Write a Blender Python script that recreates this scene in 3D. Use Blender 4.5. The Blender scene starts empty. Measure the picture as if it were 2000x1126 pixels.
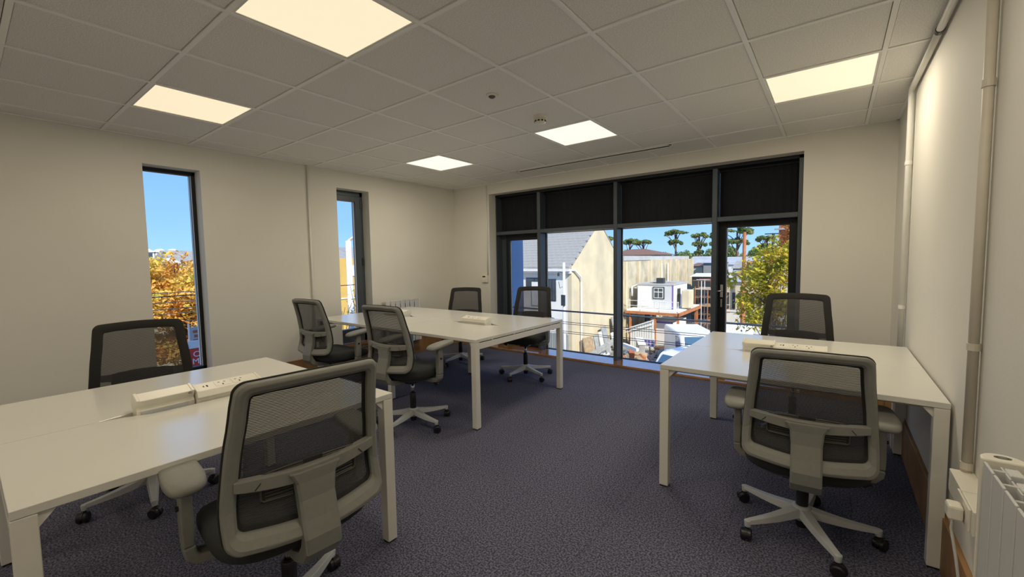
import bpy, bmesh, math, random
from mathutils import Vector, Matrix, Euler
random.seed(7)
PI = math.pi
S = bpy.context.scene
COL = S.collection

# ------------------------------------------------------------------ camera
RIGHT, FWD = None, None
def cam_matrix(y, p, r):
    cy, sy, cp, sp, cr, sr = math.cos(y), math.sin(y), math.cos(p), math.sin(p), math.cos(r), math.sin(r)
    f = Vector((-sy*cp, cy*cp, sp)); rt = Vector((cy, sy, 0)); u = rt.cross(f)
    R = rt*cr + u*sr; U = -rt*sr + u*cr
    return R, U, f
CR, CU, CF = cam_matrix(math.radians(37.242), math.radians(-3.884), math.radians(-0.935))
CP = Vector((4.89, -4.917, 1.345))
FPX = 826.57
cam = bpy.data.cameras.new('camera'); camo = bpy.data.objects.new('camera', cam); COL.objects.link(camo)
m = Matrix((CR, CU, -CF)).transposed().to_4x4(); m.translation = CP
camo.matrix_world = m
cam.sensor_fit = 'HORIZONTAL'; cam.sensor_width = 36; cam.lens = 36*FPX/2000
cam.clip_start = 0.02; cam.clip_end = 500
S.camera = camo

# ------------------------------------------------------------------ world, sun, exposure
W = bpy.data.worlds.new('sky'); S.world = W; W.use_nodes = True
nt = W.node_tree; nt.nodes.clear()
tc = nt.nodes.new('ShaderNodeTexCoord'); sep = nt.nodes.new('ShaderNodeSeparateXYZ')
ramp = nt.nodes.new('ShaderNodeValToRGB'); bg = nt.nodes.new('ShaderNodeBackground'); out = nt.nodes.new('ShaderNodeOutputWorld')
nt.links.new(tc.outputs['Generated'], sep.inputs[0]); nt.links.new(sep.outputs['Z'], ramp.inputs[0])
nt.links.new(ramp.outputs[0], bg.inputs[0]); nt.links.new(bg.outputs[0], out.inputs[0])
el = ramp.color_ramp.elements
el[0].position = 0.0; el[0].color = (.48, .82, 1.25, 1)
el[1].position = 1.0; el[1].color = (.30, .54, 1.15, 1)
for pos, c in ((.07, (.36, .70, 1.25)), (.22, (.26, .55, 1.15)), (.5, (.28, .54, 1.15))):
    e = el.new(pos); e.color = (*c, 1)
bg.inputs[1].default_value = 1.05
sun = bpy.data.lights.new('sun', 'SUN'); sun.energy = 6.0; sun.angle = math.radians(.6); sun.color = (1, .90, .74)
so = bpy.data.objects.new('sun', sun); COL.objects.link(so)
so.rotation_euler = Vector((.70, -.42, .58)).to_track_quat('Z', 'Y').to_euler()
so.location = (10, -10, 20)
S.view_settings.view_transform = 'Standard'; S.view_settings.look = 'None'
S.view_settings.exposure = 0.0; S.view_settings.gamma = 1.0
S.view_settings.use_curve_mapping = False
try:
    S.cycles.use_denoising = True
    S.cycles.max_bounces = 10; S.cycles.diffuse_bounces = 5; S.cycles.transparent_max_bounces = 16
    S.cycles.sample_clamp_indirect = 6
except Exception: pass
LAMP_W = 9.5
LAMP_C = (1.0, .88, .67)

# ------------------------------------------------------------------ materials
MT = {}
def mat(name, c, rough=.6, metal=0, spec=.5, noise=0, nscale=20, bump=0, bscale=200, c2=None, emit=None, estr=0, coat=0, lo=.35, hi=.65):
    m = bpy.data.materials.new(name); m.use_nodes = True; n = m.node_tree; b = n.nodes['Principled BSDF']
    b.inputs['Base Color'].default_value = (*c, 1); b.inputs['Roughness'].default_value = rough
    b.inputs['Metallic'].default_value = metal; b.inputs['Specular IOR Level'].default_value = spec
    b.inputs['Coat Weight'].default_value = coat
    t = n.nodes.new('ShaderNodeTexCoord')
    if c2 is None: c2 = tuple(min(1, x*(1-noise)) for x in c)
    ns = n.nodes.new('ShaderNodeTexNoise'); ns.inputs['Scale'].default_value = nscale; ns.inputs['Detail'].default_value = 4
    n.links.new(t.outputs['Object'], ns.inputs['Vector'])
    rp = n.nodes.new('ShaderNodeValToRGB'); rp.color_ramp.elements[0].position = lo; rp.color_ramp.elements[1].position = hi
    rp.color_ramp.elements[0].color = (*c2, 1); rp.color_ramp.elements[1].color = (*c, 1)
    n.links.new(ns.outputs['Fac'], rp.inputs[0]); n.links.new(rp.outputs[0], b.inputs['Base Color'])
    if bump:
        n2 = n.nodes.new('ShaderNodeTexNoise'); n2.inputs['Scale'].default_value = bscale; n2.inputs['Detail'].default_value = 3
        n.links.new(t.outputs['Object'], n2.inputs['Vector'])
        bp = n.nodes.new('ShaderNodeBump'); bp.inputs['Strength'].default_value = bump; bp.inputs['Distance'].default_value = .003
        n.links.new(n2.outputs['Fac'], bp.inputs['Height']); n.links.new(bp.outputs[0], b.inputs['Normal'])
    if emit:
        b.inputs['Emission Color'].default_value = (*emit, 1); b.inputs['Emission Strength'].default_value = estr
    MT[name] = m
    return m
mat('wall', (.74, .72, .66), .75, noise=.03, nscale=2, bump=.15, bscale=90)
mat('ceiling_tile', (.88, .87, .84), .9, noise=.16, nscale=160, bump=.35, bscale=240, lo=.42, hi=.6)
mat('grid', (.90, .90, .88), .35, noise=.02)
mat('carpet', (.180, .180, .250), 1, spec=.15, c2=(.052, .052, .078), nscale=120, bump=1.0, bscale=150, lo=.42, hi=.60)
mat('oak', (.42, .20, .075), .18, noise=.35, nscale=6, coat=1, spec=.6)
mat('oak_matte', (.40, .22, .09), .55, noise=.35, nscale=6, spec=.3)
mat('white_paint', (.80, .79, .75), .4, noise=.02)
mat('pipe_shaded', (.60, .55, .47), .5, noise=.03)  # thick pipe's shaded side painted in as a darker, warmer colour
mat('plastic_white', (.78, .75, .66), .35, noise=.02)
mat('desk_top', (.72, .71, .66), .20, noise=.015, nscale=3, spec=.9)
mat('desk_edge', (.72, .66, .55), .4, noise=.02)
mat('desk_leg', (.76, .74, .68), .35, noise=.02)
mat('frame_dark', (.062, .078, .095), .38, noise=.1, nscale=8)
mat('frame_black', (.011, .013, .017), .5, spec=.3, noise=.1, nscale=8)
mat('chair_grey', (.220, .220, .200), .5, noise=.06, nscale=60, bump=.15, bscale=700)
mat('lumbar', (.075, .075, .068), .5, noise=.1)
mat('chair_base', (.52, .53, .54), .38, noise=.04, nscale=30)
mat('chair_fabric', (.030, .034, .033), .95, noise=.25, nscale=300, bump=.3, bscale=600)
mat('fabric_rim', (.022, .021, .020), .9, noise=.2, nscale=300, bump=.3, bscale=600)
mat('black_plastic', (.014, .014, .017), .35, noise=.1)
mat('chrome', (.6, .6, .62), .18, metal=1, noise=.02)
mat('black_mark', (.01, .01, .01), .6)
mat('rad_white', (.60, .60, .60), .38, noise=.02)
mat('rad_dark', (.10, .10, .095), .6)
mat('red_plastic', (.6, .05, .05), .5)
mat('steel', (.35, .36, .37), .35, metal=.8, noise=.1, nscale=10)
mat('white_cable', (.62, .62, .6), .5)
# exterior
mat('render_cream', (.66, .575, .40), .9, c2=(.47, .42, .31), nscale=.7, lo=.25, hi=.6)
mat('render_white', (.80, .80, .76), .85, noise=.10, nscale=1.5)
mat('render_stain', (.57, .51, .385), .9, c2=(.34, .30, .21), nscale=.9, lo=.32, hi=.60)
mat('slate', (.40, .39, .36), .7, c2=(.29, .28, .26), nscale=3)
mat('metal_roof', (.50, .51, .51), .5, noise=.18, nscale=.8)
mat('shade_blue_wall', (.16, .27, .45), .85, noise=.12, nscale=2)
mat('concrete', (.42, .42, .40), .9, noise=.3, nscale=3, bump=.3, bscale=30)
mat('ground', (.36, .34, .30), .95, c2=(.16, .15, .13), nscale=1.6, bump=.5, bscale=12)
mat('timber', (.45, .33, .20), .8, noise=.35, nscale=5)
mat('rust_orange', (.52, .20, .08), .7, noise=.3, nscale=4)
mat('ext_white', (.80, .80, .79), .5, noise=.06, nscale=2)
mat('ext_dark', (.04, .05, .06), .4, noise=.2, nscale=3)
mat('ext_glass', (.05, .07, .09), .08, spec=.8, noise=.3, nscale=2)
mat('van_glass', (.06, .13, .20), .08, spec=.8)
mat('brick_red', (.46, .14, .07), .85, noise=.25, nscale=6)
mat('brown_roof', (.24, .13, .09), .8, noise=.2, nscale=3)
mat('yellow_wall', (.62, .42, .12), .85, noise=.12, nscale=1)
mat('sign_red', (.62, .05, .03), .5, noise=.1)
mat('sign_white', (.75, .75, .75), .5)
mat('sign_purple', (.18, .12, .40), .6)
mat('sign_pink', (.75, .18, .50), .6)
mat('bark', (.16, .12, .085), .95, noise=.4, nscale=12)
mat('pine_bark', (.20, .12, .09), .95, noise=.4, nscale=4)
mat('grey_ribbed', (.33, .35, .35), .6, noise=.15, nscale=4)
mat('blind', (.0075, .0085, .012), .9, noise=.3, nscale=4, bump=.3, bscale=6)
mat('tarp', (.40, .42, .42), .6, noise=.35, nscale=3)
def leafmat(name, cols, scale):
    m = bpy.data.materials.new(name); m.use_nodes = True; n = m.node_tree; b = n.nodes['Principled BSDF']
    t = n.nodes.new('ShaderNodeTexCoord'); ns = n.nodes.new('ShaderNodeTexNoise'); ns.inputs['Scale'].default_value = scale; ns.inputs['Detail'].default_value = 6
    n.links.new(t.outputs['Object'], ns.inputs['Vector']); rp = n.nodes.new('ShaderNodeValToRGB'); e = rp.color_ramp.elements
    e[0].position = .33; e[0].color = (*cols[0], 1); e[1].position = .67; e[1].color = (*cols[-1], 1)
    for i, c in enumerate(cols[1:-1]):
        x = e.new(.33 + .34*(i+1)/(len(cols)-1)); x.color = (*c, 1)
    n.links.new(ns.outputs['Fac'], rp.inputs[0]); n.links.new(rp.outputs[0], b.inputs['Base Color'])
    b.inputs['Roughness'].default_value = .7
    tr = n.nodes.new('ShaderNodeBsdfTranslucent'); n.links.new(rp.outputs[0], tr.inputs[0])
    mx = n.nodes.new('ShaderNodeMixShader'); mx.inputs[0].default_value = .35
    n.links.new(b.outputs[0], mx.inputs[1]); n.links.new(tr.outputs[0], mx.inputs[2]); n.links.new(mx.outputs[0], n.nodes['Material Output'].inputs[0])
    MT[name] = m
leafmat('leaf_orange', [(.62, .26, .05), (.80, .46, .10), (.80, .60, .12), (.48, .50, .09)], 1.3)
leafmat('leaf_yellow', [(.22, .27, .03), (.55, .50, .05), (.62, .52, .05), (.60, .30, .04)], 2.5)
leafmat('leaf_pine', [(.10, .18, .06), (.22, .30, .10), (.38, .40, .14)], .6)
leafmat('leaf_red', [(.55, .16, .05), (.60, .26, .05), (.42, .38, .06)], 2.0)
# window glass: clear transmission with its Fresnel reflection
g = bpy.data.materials.new('glass'); g.use_nodes = True; n = g.node_tree; n.nodes.clear()
o_ = n.nodes.new('ShaderNodeOutputMaterial'); tr = n.nodes.new('ShaderNodeBsdfTransparent'); gl = n.nodes.new('ShaderNodeBsdfGlossy')
fr = n.nodes.new('ShaderNodeFresnel'); fr.inputs[0].default_value = 1.25; mx = n.nodes.new('ShaderNodeMixShader')
tr.inputs[0].default_value = (.97, .985, .98, 1); gl.inputs['Roughness'].default_value = .01
n.links.new(fr.outputs[0], mx.inputs[0]); n.links.new(tr.outputs[0], mx.inputs[1]); n.links.new(gl.outputs[0], mx.inputs[2]); n.links.new(mx.outputs[0], o_.inputs[0])
MT['glass'] = g
# chair mesh: woven strands with open gaps
g = bpy.data.materials.new('chair_mesh'); g.use_nodes = True; n = g.node_tree; b = n.nodes['Principled BSDF']
b.inputs['Base Color'].default_value = (.040, .039, .044, 1); b.inputs['Roughness'].default_value = .7
t = n.nodes.new('ShaderNodeTexCoord'); wv = n.nodes.new('ShaderNodeTexWave'); wv.bands_direction = 'Z'; wv.inputs['Scale'].default_value = 62
wv.inputs['Distortion'].default_value = 0.0
n.links.new(t.outputs['Object'], wv.inputs['Vector'])
mr = n.nodes.new('ShaderNodeMapRange'); mr.inputs[1].default_value = .35; mr.inputs[2].default_value = .75; mr.inputs[3].default_value = .02; mr.inputs[4].default_value = .40
n.links.new(wv.outputs['Fac'], mr.inputs[0])
tr = n.nodes.new('ShaderNodeBsdfTransparent'); mx = n.nodes.new('ShaderNodeMixShader')
n.links.new(mr.outputs[0], mx.inputs[0]); n.links.new(b.outputs[0], mx.inputs[1]); n.links.new(tr.outputs[0], mx.inputs[2]); n.links.new(mx.outputs[0], n.nodes['Material Output'].inputs[0])
MT['chair_mesh'] = g
# light diffuser
for nm, c, s in (('diffuser', (1, .84, .56), .84), ('diffuser_far', (1, .96, .74), 1.02)):
    mat(nm, (.8, .8, .8), .6, emit=c, estr=s)

# ------------------------------------------------------------------ mesh builder
class MB:
    def __init__(s): s.v = []; s.f = []
    def add(s, vs, fs):
        o = len(s.v); s.v += [tuple(x) for x in vs]; s.f += [tuple(i+o for i in f) for f in fs]; return s
    def box(s, x0, y0, z0, x1, y1, z1, M=None):
        if x0 > x1: x0, x1 = x1, x0
        if y0 > y1: y0, y1 = y1, y0
        if z0 > z1: z0, z1 = z1, z0
        vs = [(x0,y0,z0),(x1,y0,z0),(x1,y1,z0),(x0,y1,z0),(x0,y0,z1),(x1,y0,z1),(x1,y1,z1),(x0,y1,z1)]
        if M is not None: vs = [M @ Vector(v) for v in vs]
        return s.add(vs, [(0,3,2,1),(4,5,6,7),(0,1,5,4),(1,2,6,5),(2,3,7,6),(3,0,4,7)])
    def sweep(s, rings, closed=False, caps=True):
        n = len(rings[0]); vs = [p for r in rings for p in r]; fs = []
        m = len(rings)
        for i in range(m if closed else m-1):
            j = (i+1) % m
            for k in range(n):
                l = (k+1) % n
                fs.append((i*n+k, i*n+l, j*n+l, j*n+k))
        if caps and not closed:
            fs.append(tuple(reversed(range(n)))); fs.append(tuple((m-1)*n+k for k in range(n)))
        return s.add(vs, fs)
    def tube(s, path, r, n=10, r2=None):
        path = [Vector(p) for p in path]; rings = []; m = len(path)
        up = None
        for i, p in enumerate(path):
            d = (path[min(i+1, m-1)] - path[max(i-1, 0)]).normalized()
            if up is None: up = d.cross(Vector((0,0,1)) if abs(d.z) < .9 else Vector((1,0,0))).normalized()
            up = (up - d*up.dot(d)).normalized(); w = d.cross(up)
            rr = r if r2 is None else r + (r2-r)*i/(m-1)
            rings.append([p + (up*math.cos(a) + w*math.sin(a))*rr for a in [2*PI*k/n for k in range(n)]])
        return s.sweep(rings)
    def cyl(s, p0, p1, r, n=16, r2=None): return s.tube([p0, p1], r, n, r2)
    def lathe(s, prof, n=20, c=(0,0,0)):
        rings = [[(c[0]+r*math.cos(2*PI*k/n), c[1]+r*math.sin(2*PI*k/n), c[2]+z) for k in range(n)] for r, z in prof]
        return s.sweep(rings)
    def prism(s, poly, a, b, axis='z'):
        def P(u, v, w): return (u, v, w) if axis == 'z' else ((w, u, v) if axis == 'x' else (u, w, v))
        return s.sweep([[P(u, v, a) for u, v in poly], [P(u, v, b) for u, v in poly]])
    def build(s, name, mt, parent=None, smooth=False, bevel=0, seg=2, loc=None, fix=True):
        me = bpy.data.meshes.new(name); me.from_pydata(s.v, [], s.f)
        if fix:
            bm = bmesh.new(); bm.from_mesh(me); bmesh.ops.recalc_face_normals(bm, faces=bm.faces); bm.to_mesh(me); bm.free()
        me.materials.append(MT[mt] if isinstance(mt, str) else mt)
        if smooth: me.polygons.foreach_set('use_smooth', [True]*len(me.polygons))
        me.update()
        o = bpy.data.objects.new(name, me); COL.objects.link(o)
        if parent: o.parent = parent
        if loc: o.location = loc
        if bevel:
            b = o.modifiers.new('bevel', 'BEVEL'); b.width = bevel; b.segments = seg; b.limit_method = 'ANGLE'; b.angle_limit = math.radians(40)
        return o
def tag(o, label=None, cat=None, group=None, kind=None):
    if label: o['label'] = label
    if cat: o['category'] = cat
    if group: o['group'] = group
    if kind: o['kind'] = kind
    return o
def empty(name, loc=(0,0,0), rz=0, **k):
    o = bpy.data.objects.new(name, None); COL.objects.link(o); o.location = loc; o.rotation_euler = (0,0,rz); o.empty_display_size = .1
    return tag(o, **k)
def struct(o): o['kind'] = 'structure'; return o
def link_copy(o, parent=None, name=None):
    c = o.copy(); COL.objects.link(c); c.parent = parent
    if name: c.name = name
    return c
def copy_tree(o, parent=None):
    c = o.copy(); COL.objects.link(c); c.parent = parent
    for ch in list(o.children): copy_tree(ch, c)
    return c
def box(name, mt, a, b, parent=None, bevel=0, **k):
    return MB().box(*a, *b).build(name, mt, parent, bevel=bevel, **k)
def text(body, mt, parent, size, loc, rot, name='lettering', ext=.004, align='LEFT'):
    c = bpy.data.curves.new(name, 'FONT'); c.body = body; c.size = size; c.extrude = ext; c.align_x = align
    o = bpy.data.objects.new(name, c); COL.objects.link(o)
    dg = bpy.context.evaluated_depsgraph_get(); me = bpy.data.meshes.new_from_object(o.evaluated_get(dg)); bpy.data.objects.remove(o)
    me.materials.clear(); me.materials.append(MT[mt]); o = bpy.data.objects.new(name, me); COL.objects.link(o); o.parent = parent; o.location = loc; o.rotation_euler = rot
    return o

# ------------------------------------------------------------------ room shell
RX, RZ, RY = 5.302, 2.475, -7.3
TH = .36
# floor of carpet tiles
fl = struct(box('floor', 'concrete', (-.02, RY, -.12), (RX+.02, .03, -.010)))
me_full = MB().box(.0003, .0003, -.010, .4997, .4997, 0).build('carpet_tile', 'carpet', fl, bevel=.0006, seg=1)
first = True
ys = [-.5*i for i in range(15)]
for yi in ys:
    for i in range(11):
        x0 = .5*i; y0 = yi-.5
        x1 = min(x0+.5, RX)
        if y0 < RY: continue
        if x1-x0 > .49:
            if first: o = me_full; first = False
            else: o = link_copy(me_full, fl)
            o.location = (x0, y0, 0)
            if (i+int(-yi*2)) % 2: o.rotation_euler = (0, 0, 0)
        else:
            box('carpet_tile', 'carpet', (x0+.0006, y0+.0006, -.010), (x1, y0+.4994, 0), fl)
# walls with openings
def wall_x(name, xa, xb, y0, y1, z0, z1, holes):       # wall in the YZ plane
    w = MB(); ys_ = sorted({y0, y1} | {h[0] for h in holes} | {h[1] for h in holes})
    for a, b in zip(ys_[:-1], ys_[1:]):
        hs = [h for h in holes if h[0] <= a+1e-6 and h[1] >= b-1e-6]
        if hs: w.box(xa, a, z0, xb, b, hs[0][2]); w.box(xa, a, hs[0][3], xb, b, z1)
        else: w.box(xa, a, z0, xb, b, z1)
    return struct(w.build(name, 'wall'))
WL = [(-3.853, -3.424, .26, 2.25), (-2.016, -1.563, .26, 2.265)]
wall_x('wall_left', -TH, 0, RY, TH, -.12, 2.9, WL)
wall_x('wall_right', RX, RX+.25, RY, TH, -.12, 2.9, [])
OX0, OX1, OZ1 = .742, 4.640, 2.325
w = MB(); w.box(0, 0, -.12, OX0, TH, 2.9); w.box(OX1, 0, -.12, RX, TH, 2.9); w.box(OX0, 0, OZ1, OX1, TH, 2.9); w.box(OX0, .02, -.12, OX1, TH, -.011)
struct(w.build('wall_back', 'wall'))
struct(box('wall_rear', 'wall', (-TH, RY-.2, -.12), (RX+.25, RY, 2.9)))
# ceiling: slab, T grid, tiles
ce = struct(box('ceiling', 'concrete', (0, RY, 2.62), (RX, 0, 2.72)))
gx = [5.085 + .6*i for i in range(-8, 1)]; gy = [-2.30 + .6*j for j in range(-8, 4)]
bars = []
for x in gx: box('grid_bar', 'grid', (x-.012, RY, RZ), (x+.012, 0, RZ+.03), ce)
gyb = [y for y in gy if y > RY+.05]
xs_all = [0] + gx + [RX]; ys_all = [RY] + gyb + [0]
cross0 = None
for y in gyb:
    for a, b in zip(xs_all[:-1], xs_all[1:]):
        if b-a > .59:
            if cross0 is None: cross0 = MB().box(.012, -.012, .0005, .588, .012, .03).build('grid_bar', 'grid', ce); o = cross0
            else: o = link_copy(cross0, ce)
            o.location = (a, y, RZ)
        else: box('grid_bar', 'grid', (a+.012 if a else a, y-.012, RZ+.0005), (b-.012 if b < RX else b, y+.012, RZ+.03), ce)
# edge angle
for a, b in (((0, RY, RZ-.001), (.022, 0, RZ+.03)), ((RX-.022, RY, RZ-.001), (RX, 0, RZ+.03)), ((0, -.022, RZ-.001), (RX, 0, RZ+.03))):
    box('edge_trim', 'grid', a, b, ce)
light_cells = [(a, b) for a in (-7, -4, -1) for b in (-7, -3, 1)]
lit = {(round(5.085+.6*i, 3), round(-2.30+.6*j, 3)) for i, j in light_cells}
tile0 = None
for a, b in zip(xs_all[:-1], xs_all[1:]):
    for c, d in zip(ys_all[:-1], ys_all[1:]):
        if (round(a, 3), round(c, 3)) in lit: continue
        vent_row = c > -.6 and b > 1.6 and a < 3.55
        if b-a > .59 and d-c > .59:
            if tile0 is None: tile0 = MB().box(.0145, .0145, 0, .5855, .5855, .018).build('ceiling_tile', 'ceiling_tile', ce, bevel=.002, seg=1); o = tile0
            else: o = link_copy(tile0, ce)
            o.location = (a, c, RZ+.006)
        else: box('ceiling_tile', 'ceiling_tile', (a+.0145, c+.0145, RZ+.006), (b-.0145, d-.0145, RZ+.024), ce)
# unseen upper storey, added and made tall to cast shade on the wing
struct(box('trim_1', 'render_white', (-TH, RY-.2, 2.9), (RX+.25, TH, 7.0)))
struct(box('trim_2', 'render_white', (-TH, RY-.2, -4.2), (RX+.25, TH, -.125)))
# skirting
SK = .235
struct(box('baseboard_back', 'oak_matte', (0, -.018, 0), (OX0-.02, 0, SK), bevel=.003))
struct(box('baseboard_right_end', 'oak_matte', (OX1+.02, -.018, 0), (RX-.02, 0, SK), bevel=.003)).name = 'baseboard_back_right'
struct(box('baseboard_right', 'oak_matte', (RX-.018, RY, 0), (RX, 0, SK), bevel=.003))
struct(box('baseboard_left', 'oak_matte', (0, RY, 0), (.018, -.02, SK), bevel=.003))

# ------------------------------------------------------------------ big window (window_1)
w1 = struct(empty('window_1', (0, 0, 0)))
FY, GY = .15, .31
def fb(name, mt, a, b, p=w1, bevel=.003): return box(name, mt, a, b, p, bevel=bevel, seg=1)
fb('jamb', 'frame_dark', (OX0, FY, .03), (OX0+.012, GY+.04, OZ1)); fb('jamb', 'frame_dark', (OX1-.045, FY, .03), (OX1, GY+.04, OZ1))
fb('head', 'frame_black', (OX0, FY, OZ1-.035), (OX1, GY+.04, OZ1)); 
MX = [(1.504, 1.556), (2.661, 2.709), (3.811, 3.862)]
for a, b in MX: fb('mullion', 'frame_dark', (a, FY, .03), (b, GY+.04, OZ1-.03))
edges = [OX0+.012, 1.504, 1.556, 2.661, 2.709, 3.811, 3.862, OX1-.045]
bays = [(edges[i], edges[i+1]) for i in range(0, 8, 2)]
for a, b in bays:
    fb('transom', 'frame_dark', (a, FY+.004, 1.722), (b, GY+.035, 1.772))
for a, b in bays:                       # glazing above and below
    box('pane', 'glass', (a, GY, 1.772), (b, GY+.008, OZ1-.035), w1)
fb('bottom_rail', 'frame_black', (OX0, GY-.012, .0), (OX1, GY+.05, .035))
def sash(a, b, z0, z1, ws, ptop, handle=None):
    s = MB(); y0, y1 = GY-.05, GY+.02
    s.box(a, y0, z0, a+ws, y1, z1); s.box(b-ws, y0, z0, b, y1, z1); s.box(a+ws, y0, z0, b-ws, y1, z0+.07); s.box(a+ws, y0, z1-ptop, b-ws, y1, z1)
    o = s.build('sash', 'frame_black', w1, bevel=.004)
    t = MB()                               # silver glazing bead
    t.box(a+ws, GY-.004, z0+.07, a+ws+.006, GY+.004, z1-ptop).build('glazing_bead', 'ext_white', o)
    box('pane', 'glass', (a+ws, GY, z0+.07), (b-ws, GY+.008, z1-ptop), w1)
    if handle:
        h = MB(); hx, hz = handle
        h.box(hx-.014, y0-.012, hz-.07, hx+.014, y0, hz+.07); h.cyl((hx, y0-.01, hz), (hx, y0-.05, hz), .009, 10)
        h.tube([(hx, y0-.048, hz), (hx-.02, y0-.055, hz), (hx-.10, y0-.055, hz-.005)], .009, 10)
        h.box(hx-.008, y0-.02, hz-.18, hx+.008, y0-.012, hz-.09)
        h.build('handle', 'chrome', o, smooth=False)
    return o
sash(bays[0][0]+.10, bays[0][1], .035, 1.722, .055, .085)
fb('jamb', 'frame_dark', (bays[0][0], GY-.02, .03), (bays[0][0]+.10, GY+.03, 1.722))
sash(bays[3][0], bays[3][1], .035, 1.722, .075, .065, (bays[3][0]+.04, .96))
for k in (1, 2):
    a, b = bays[k]; box('pane', 'glass', (a, GY, .035), (b, GY+.008, 1.722), w1)
    fb('glazing_bead', 'frame_black', (a, GY-.012, .03), (a+.010, GY, 1.722)); fb('glazing_bead', 'ext_white', (a+.010, GY-.006, .03), (a+.014, GY, 1.722))
    fb('glazing_bead', 'ext_white', (a, GY-.008, 1.712), (b, GY, 1.722))
# blinds, one per top bay
for k, ((a, b), w_) in enumerate(zip(bays, ('leftmost, narrow bay beside the white reveal', 'second bay from the left', 'third bay from the left', 'rightmost bay above the handled sash'))):
    r = empty('roller_blind', ((a+b)/2, GY-.026, 2.285), label='black roller blind in the ' + w_ + ' of the big window', cat='blind', group='black roller blinds along the top of the big window')
    hw = (b-a)/2-.0015
    nx = 40; vs = []; fs = []
    for i in range(nx+1):
        x = -hw + 2*hw*i/nx; y = .004*math.sin(i*1.9) + .003*math.sin(i*.7+k)
        vs += [(x, y, -.505), (x, y, 0), (x, y+.004, 0), (x, y+.004, -.505)]
    for i in range(nx):
        for j in range(4): fs.append((i*4+j, i*4+(j+1) % 4, i*4+4+(j+1) % 4, i*4+4+j))
    MB().add(vs, fs).build('cloth', 'blind', r, smooth=False)
    MB().cyl((-hw, 0, -.003), (hw, 0, -.003), .02, 14).build('roller', 'frame_black', r, smooth=False)
    box('bottom_bar', 'frame_black', (-hw, -.008, -.517), (hw, .008, -.503), r)
# window board
struct(box('trim_3', 'oak', (OX0, -.045, 0), (OX1, GY-.013, .03), bevel=.006))

# ------------------------------------------------------------------ left slot windows
for idx, (y0, y1, z0, z1) in enumerate(WL):
    wn = struct(empty(f'window_{idx+2}', (0, 0, 0))); X = -.15
    zb = z0+.03
    if idx == 0:
        s = MB(); s.box(X-.07, y0, zb, X, y0+.012, z1); s.box(X-.07, y1-.030, zb, X, y1, z1); s.box(X-.07, y0, z1-.035, X, y1, z1); s.box(X-.07, y0, zb, X, y1, zb+.04)
        s.build('frame', 'frame_black', wn, bevel=.003)
        box('glazing_bead', 'ext_white', (X-.022, y1-.034, zb+.04), (X-.014, y1-.030, z1-.035), wn)
        box('pane', 'glass', (X-.030, y0+.012, zb+.04), (X-.022, y1-.030, z1-.035), wn)
    else:
        s = MB(); s.box(X-.07, y0, zb, X, y0+.015, z1); s.box(X-.07, y1-.04, zb, X, y1, z1); s.box(X-.07, y0, z1-.06, X, y1, z1); s.box(X-.07, y0, zb, X, y1, zb+.13)
        s.build('frame', 'frame_dark', wn, bevel=.003)
        s = MB(); s.box(X-.06, y1-.115, zb+.13, X+.012, y1-.04, z1-.06); s.box(X-.06, y0+.015, z1-.13, X+.012, y1-.115, z1-.06); s.box(X-.06, y0+.015, zb+.13, X+.012, y1-.115, zb+.18)
        s.build('sash', 'frame_dark', wn, bevel=.004)
        box('glazing_bead', 'ext_white', (X-.03, y1-.127, zb+.18), (X-.02, y1-.115, z1-.13), wn)
        box('pane', 'glass', (X-.038, y0+.015, zb+.18), (X-.03, y1-.115, z1-.13), wn)
        for hz in (1.35, 2.10): MB().cyl((X+.014, y1-.035, hz-.05), (X+.014, y1-.035, hz+.05), .012, 12).build('hinge', 'black_plastic', wn)
    struct(box(f'trim_{idx+4}', 'oak', (X, y0-(.0 if idx == 0 else .0), z0), (.035, y1, z0+.03), bevel=.006))
    # white board ends that project past the reveal
# ------------------------------------------------------------------ ceiling fixtures
names = {(-7, 1): 'square LED ceiling panel nearest the far left corner, bright', (-4, 1): 'square LED ceiling panel beside the smoke detector, bright',
         (-1, 1): 'square LED ceiling panel at the right near the corner pipe', (-7, -3): 'square LED ceiling panel at left above the tall slot window',
         (-4, -3): 'largest and nearest LED ceiling panel at the top edge of the view', (-1, -3): 'square LED ceiling panel directly above the viewpoint, out of frame',
         (-7, -7): 'rear left LED ceiling panel behind the viewpoint', (-4, -7): 'rear middle LED ceiling panel behind the viewpoint', (-1, -7): 'rear right LED ceiling panel behind the viewpoint'}
def panel_lamp(k):
    l = bpy.data.lights.new('panel_lamp', 'AREA'); l.shape = 'SQUARE'; l.size = .55; l.energy = LAMP_W*k; l.color = LAMP_C; return l
lampdata = {1: panel_lamp(1.32), -3: panel_lamp(.82), -7: panel_lamp(.82)}
for (i, j) in light_cells:
    cx, cy = 5.085+.6*i+.3, -2.30+.6*j+.3
    r = empty('ceiling_light', (cx, cy, RZ+.003), label=names[(i, j)], cat='ceiling light', group='square LED panels in the suspended ceiling')
    s = MB()
    for a, b in (((-.288, -.288), (.288, -.276)), ((-.288, .276), (.288, .288)), ((-.288, -.276), (-.276, .276)), ((.276, -.276), (.288, .276))): s.box(a[0], a[1], 0, b[0], b[1], .02)
    s.build('frame', 'white_paint', r)
    box('diffuser', 'diffuser_far' if j == 1 and i < -1 else 'diffuser', (-.276, -.276, .003), (.276, .276, .012), r)
    l = bpy.data.objects.new('panel_lamp', lampdata[j]); COL.objects.link(l); l.parent = r; l.location = (0, 0, -.008)
r = empty('slot_diffuser', (2.59, -.44, RZ), label='long thin linear slot air diffuser in the ceiling above the big window', cat='air vent')
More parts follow.
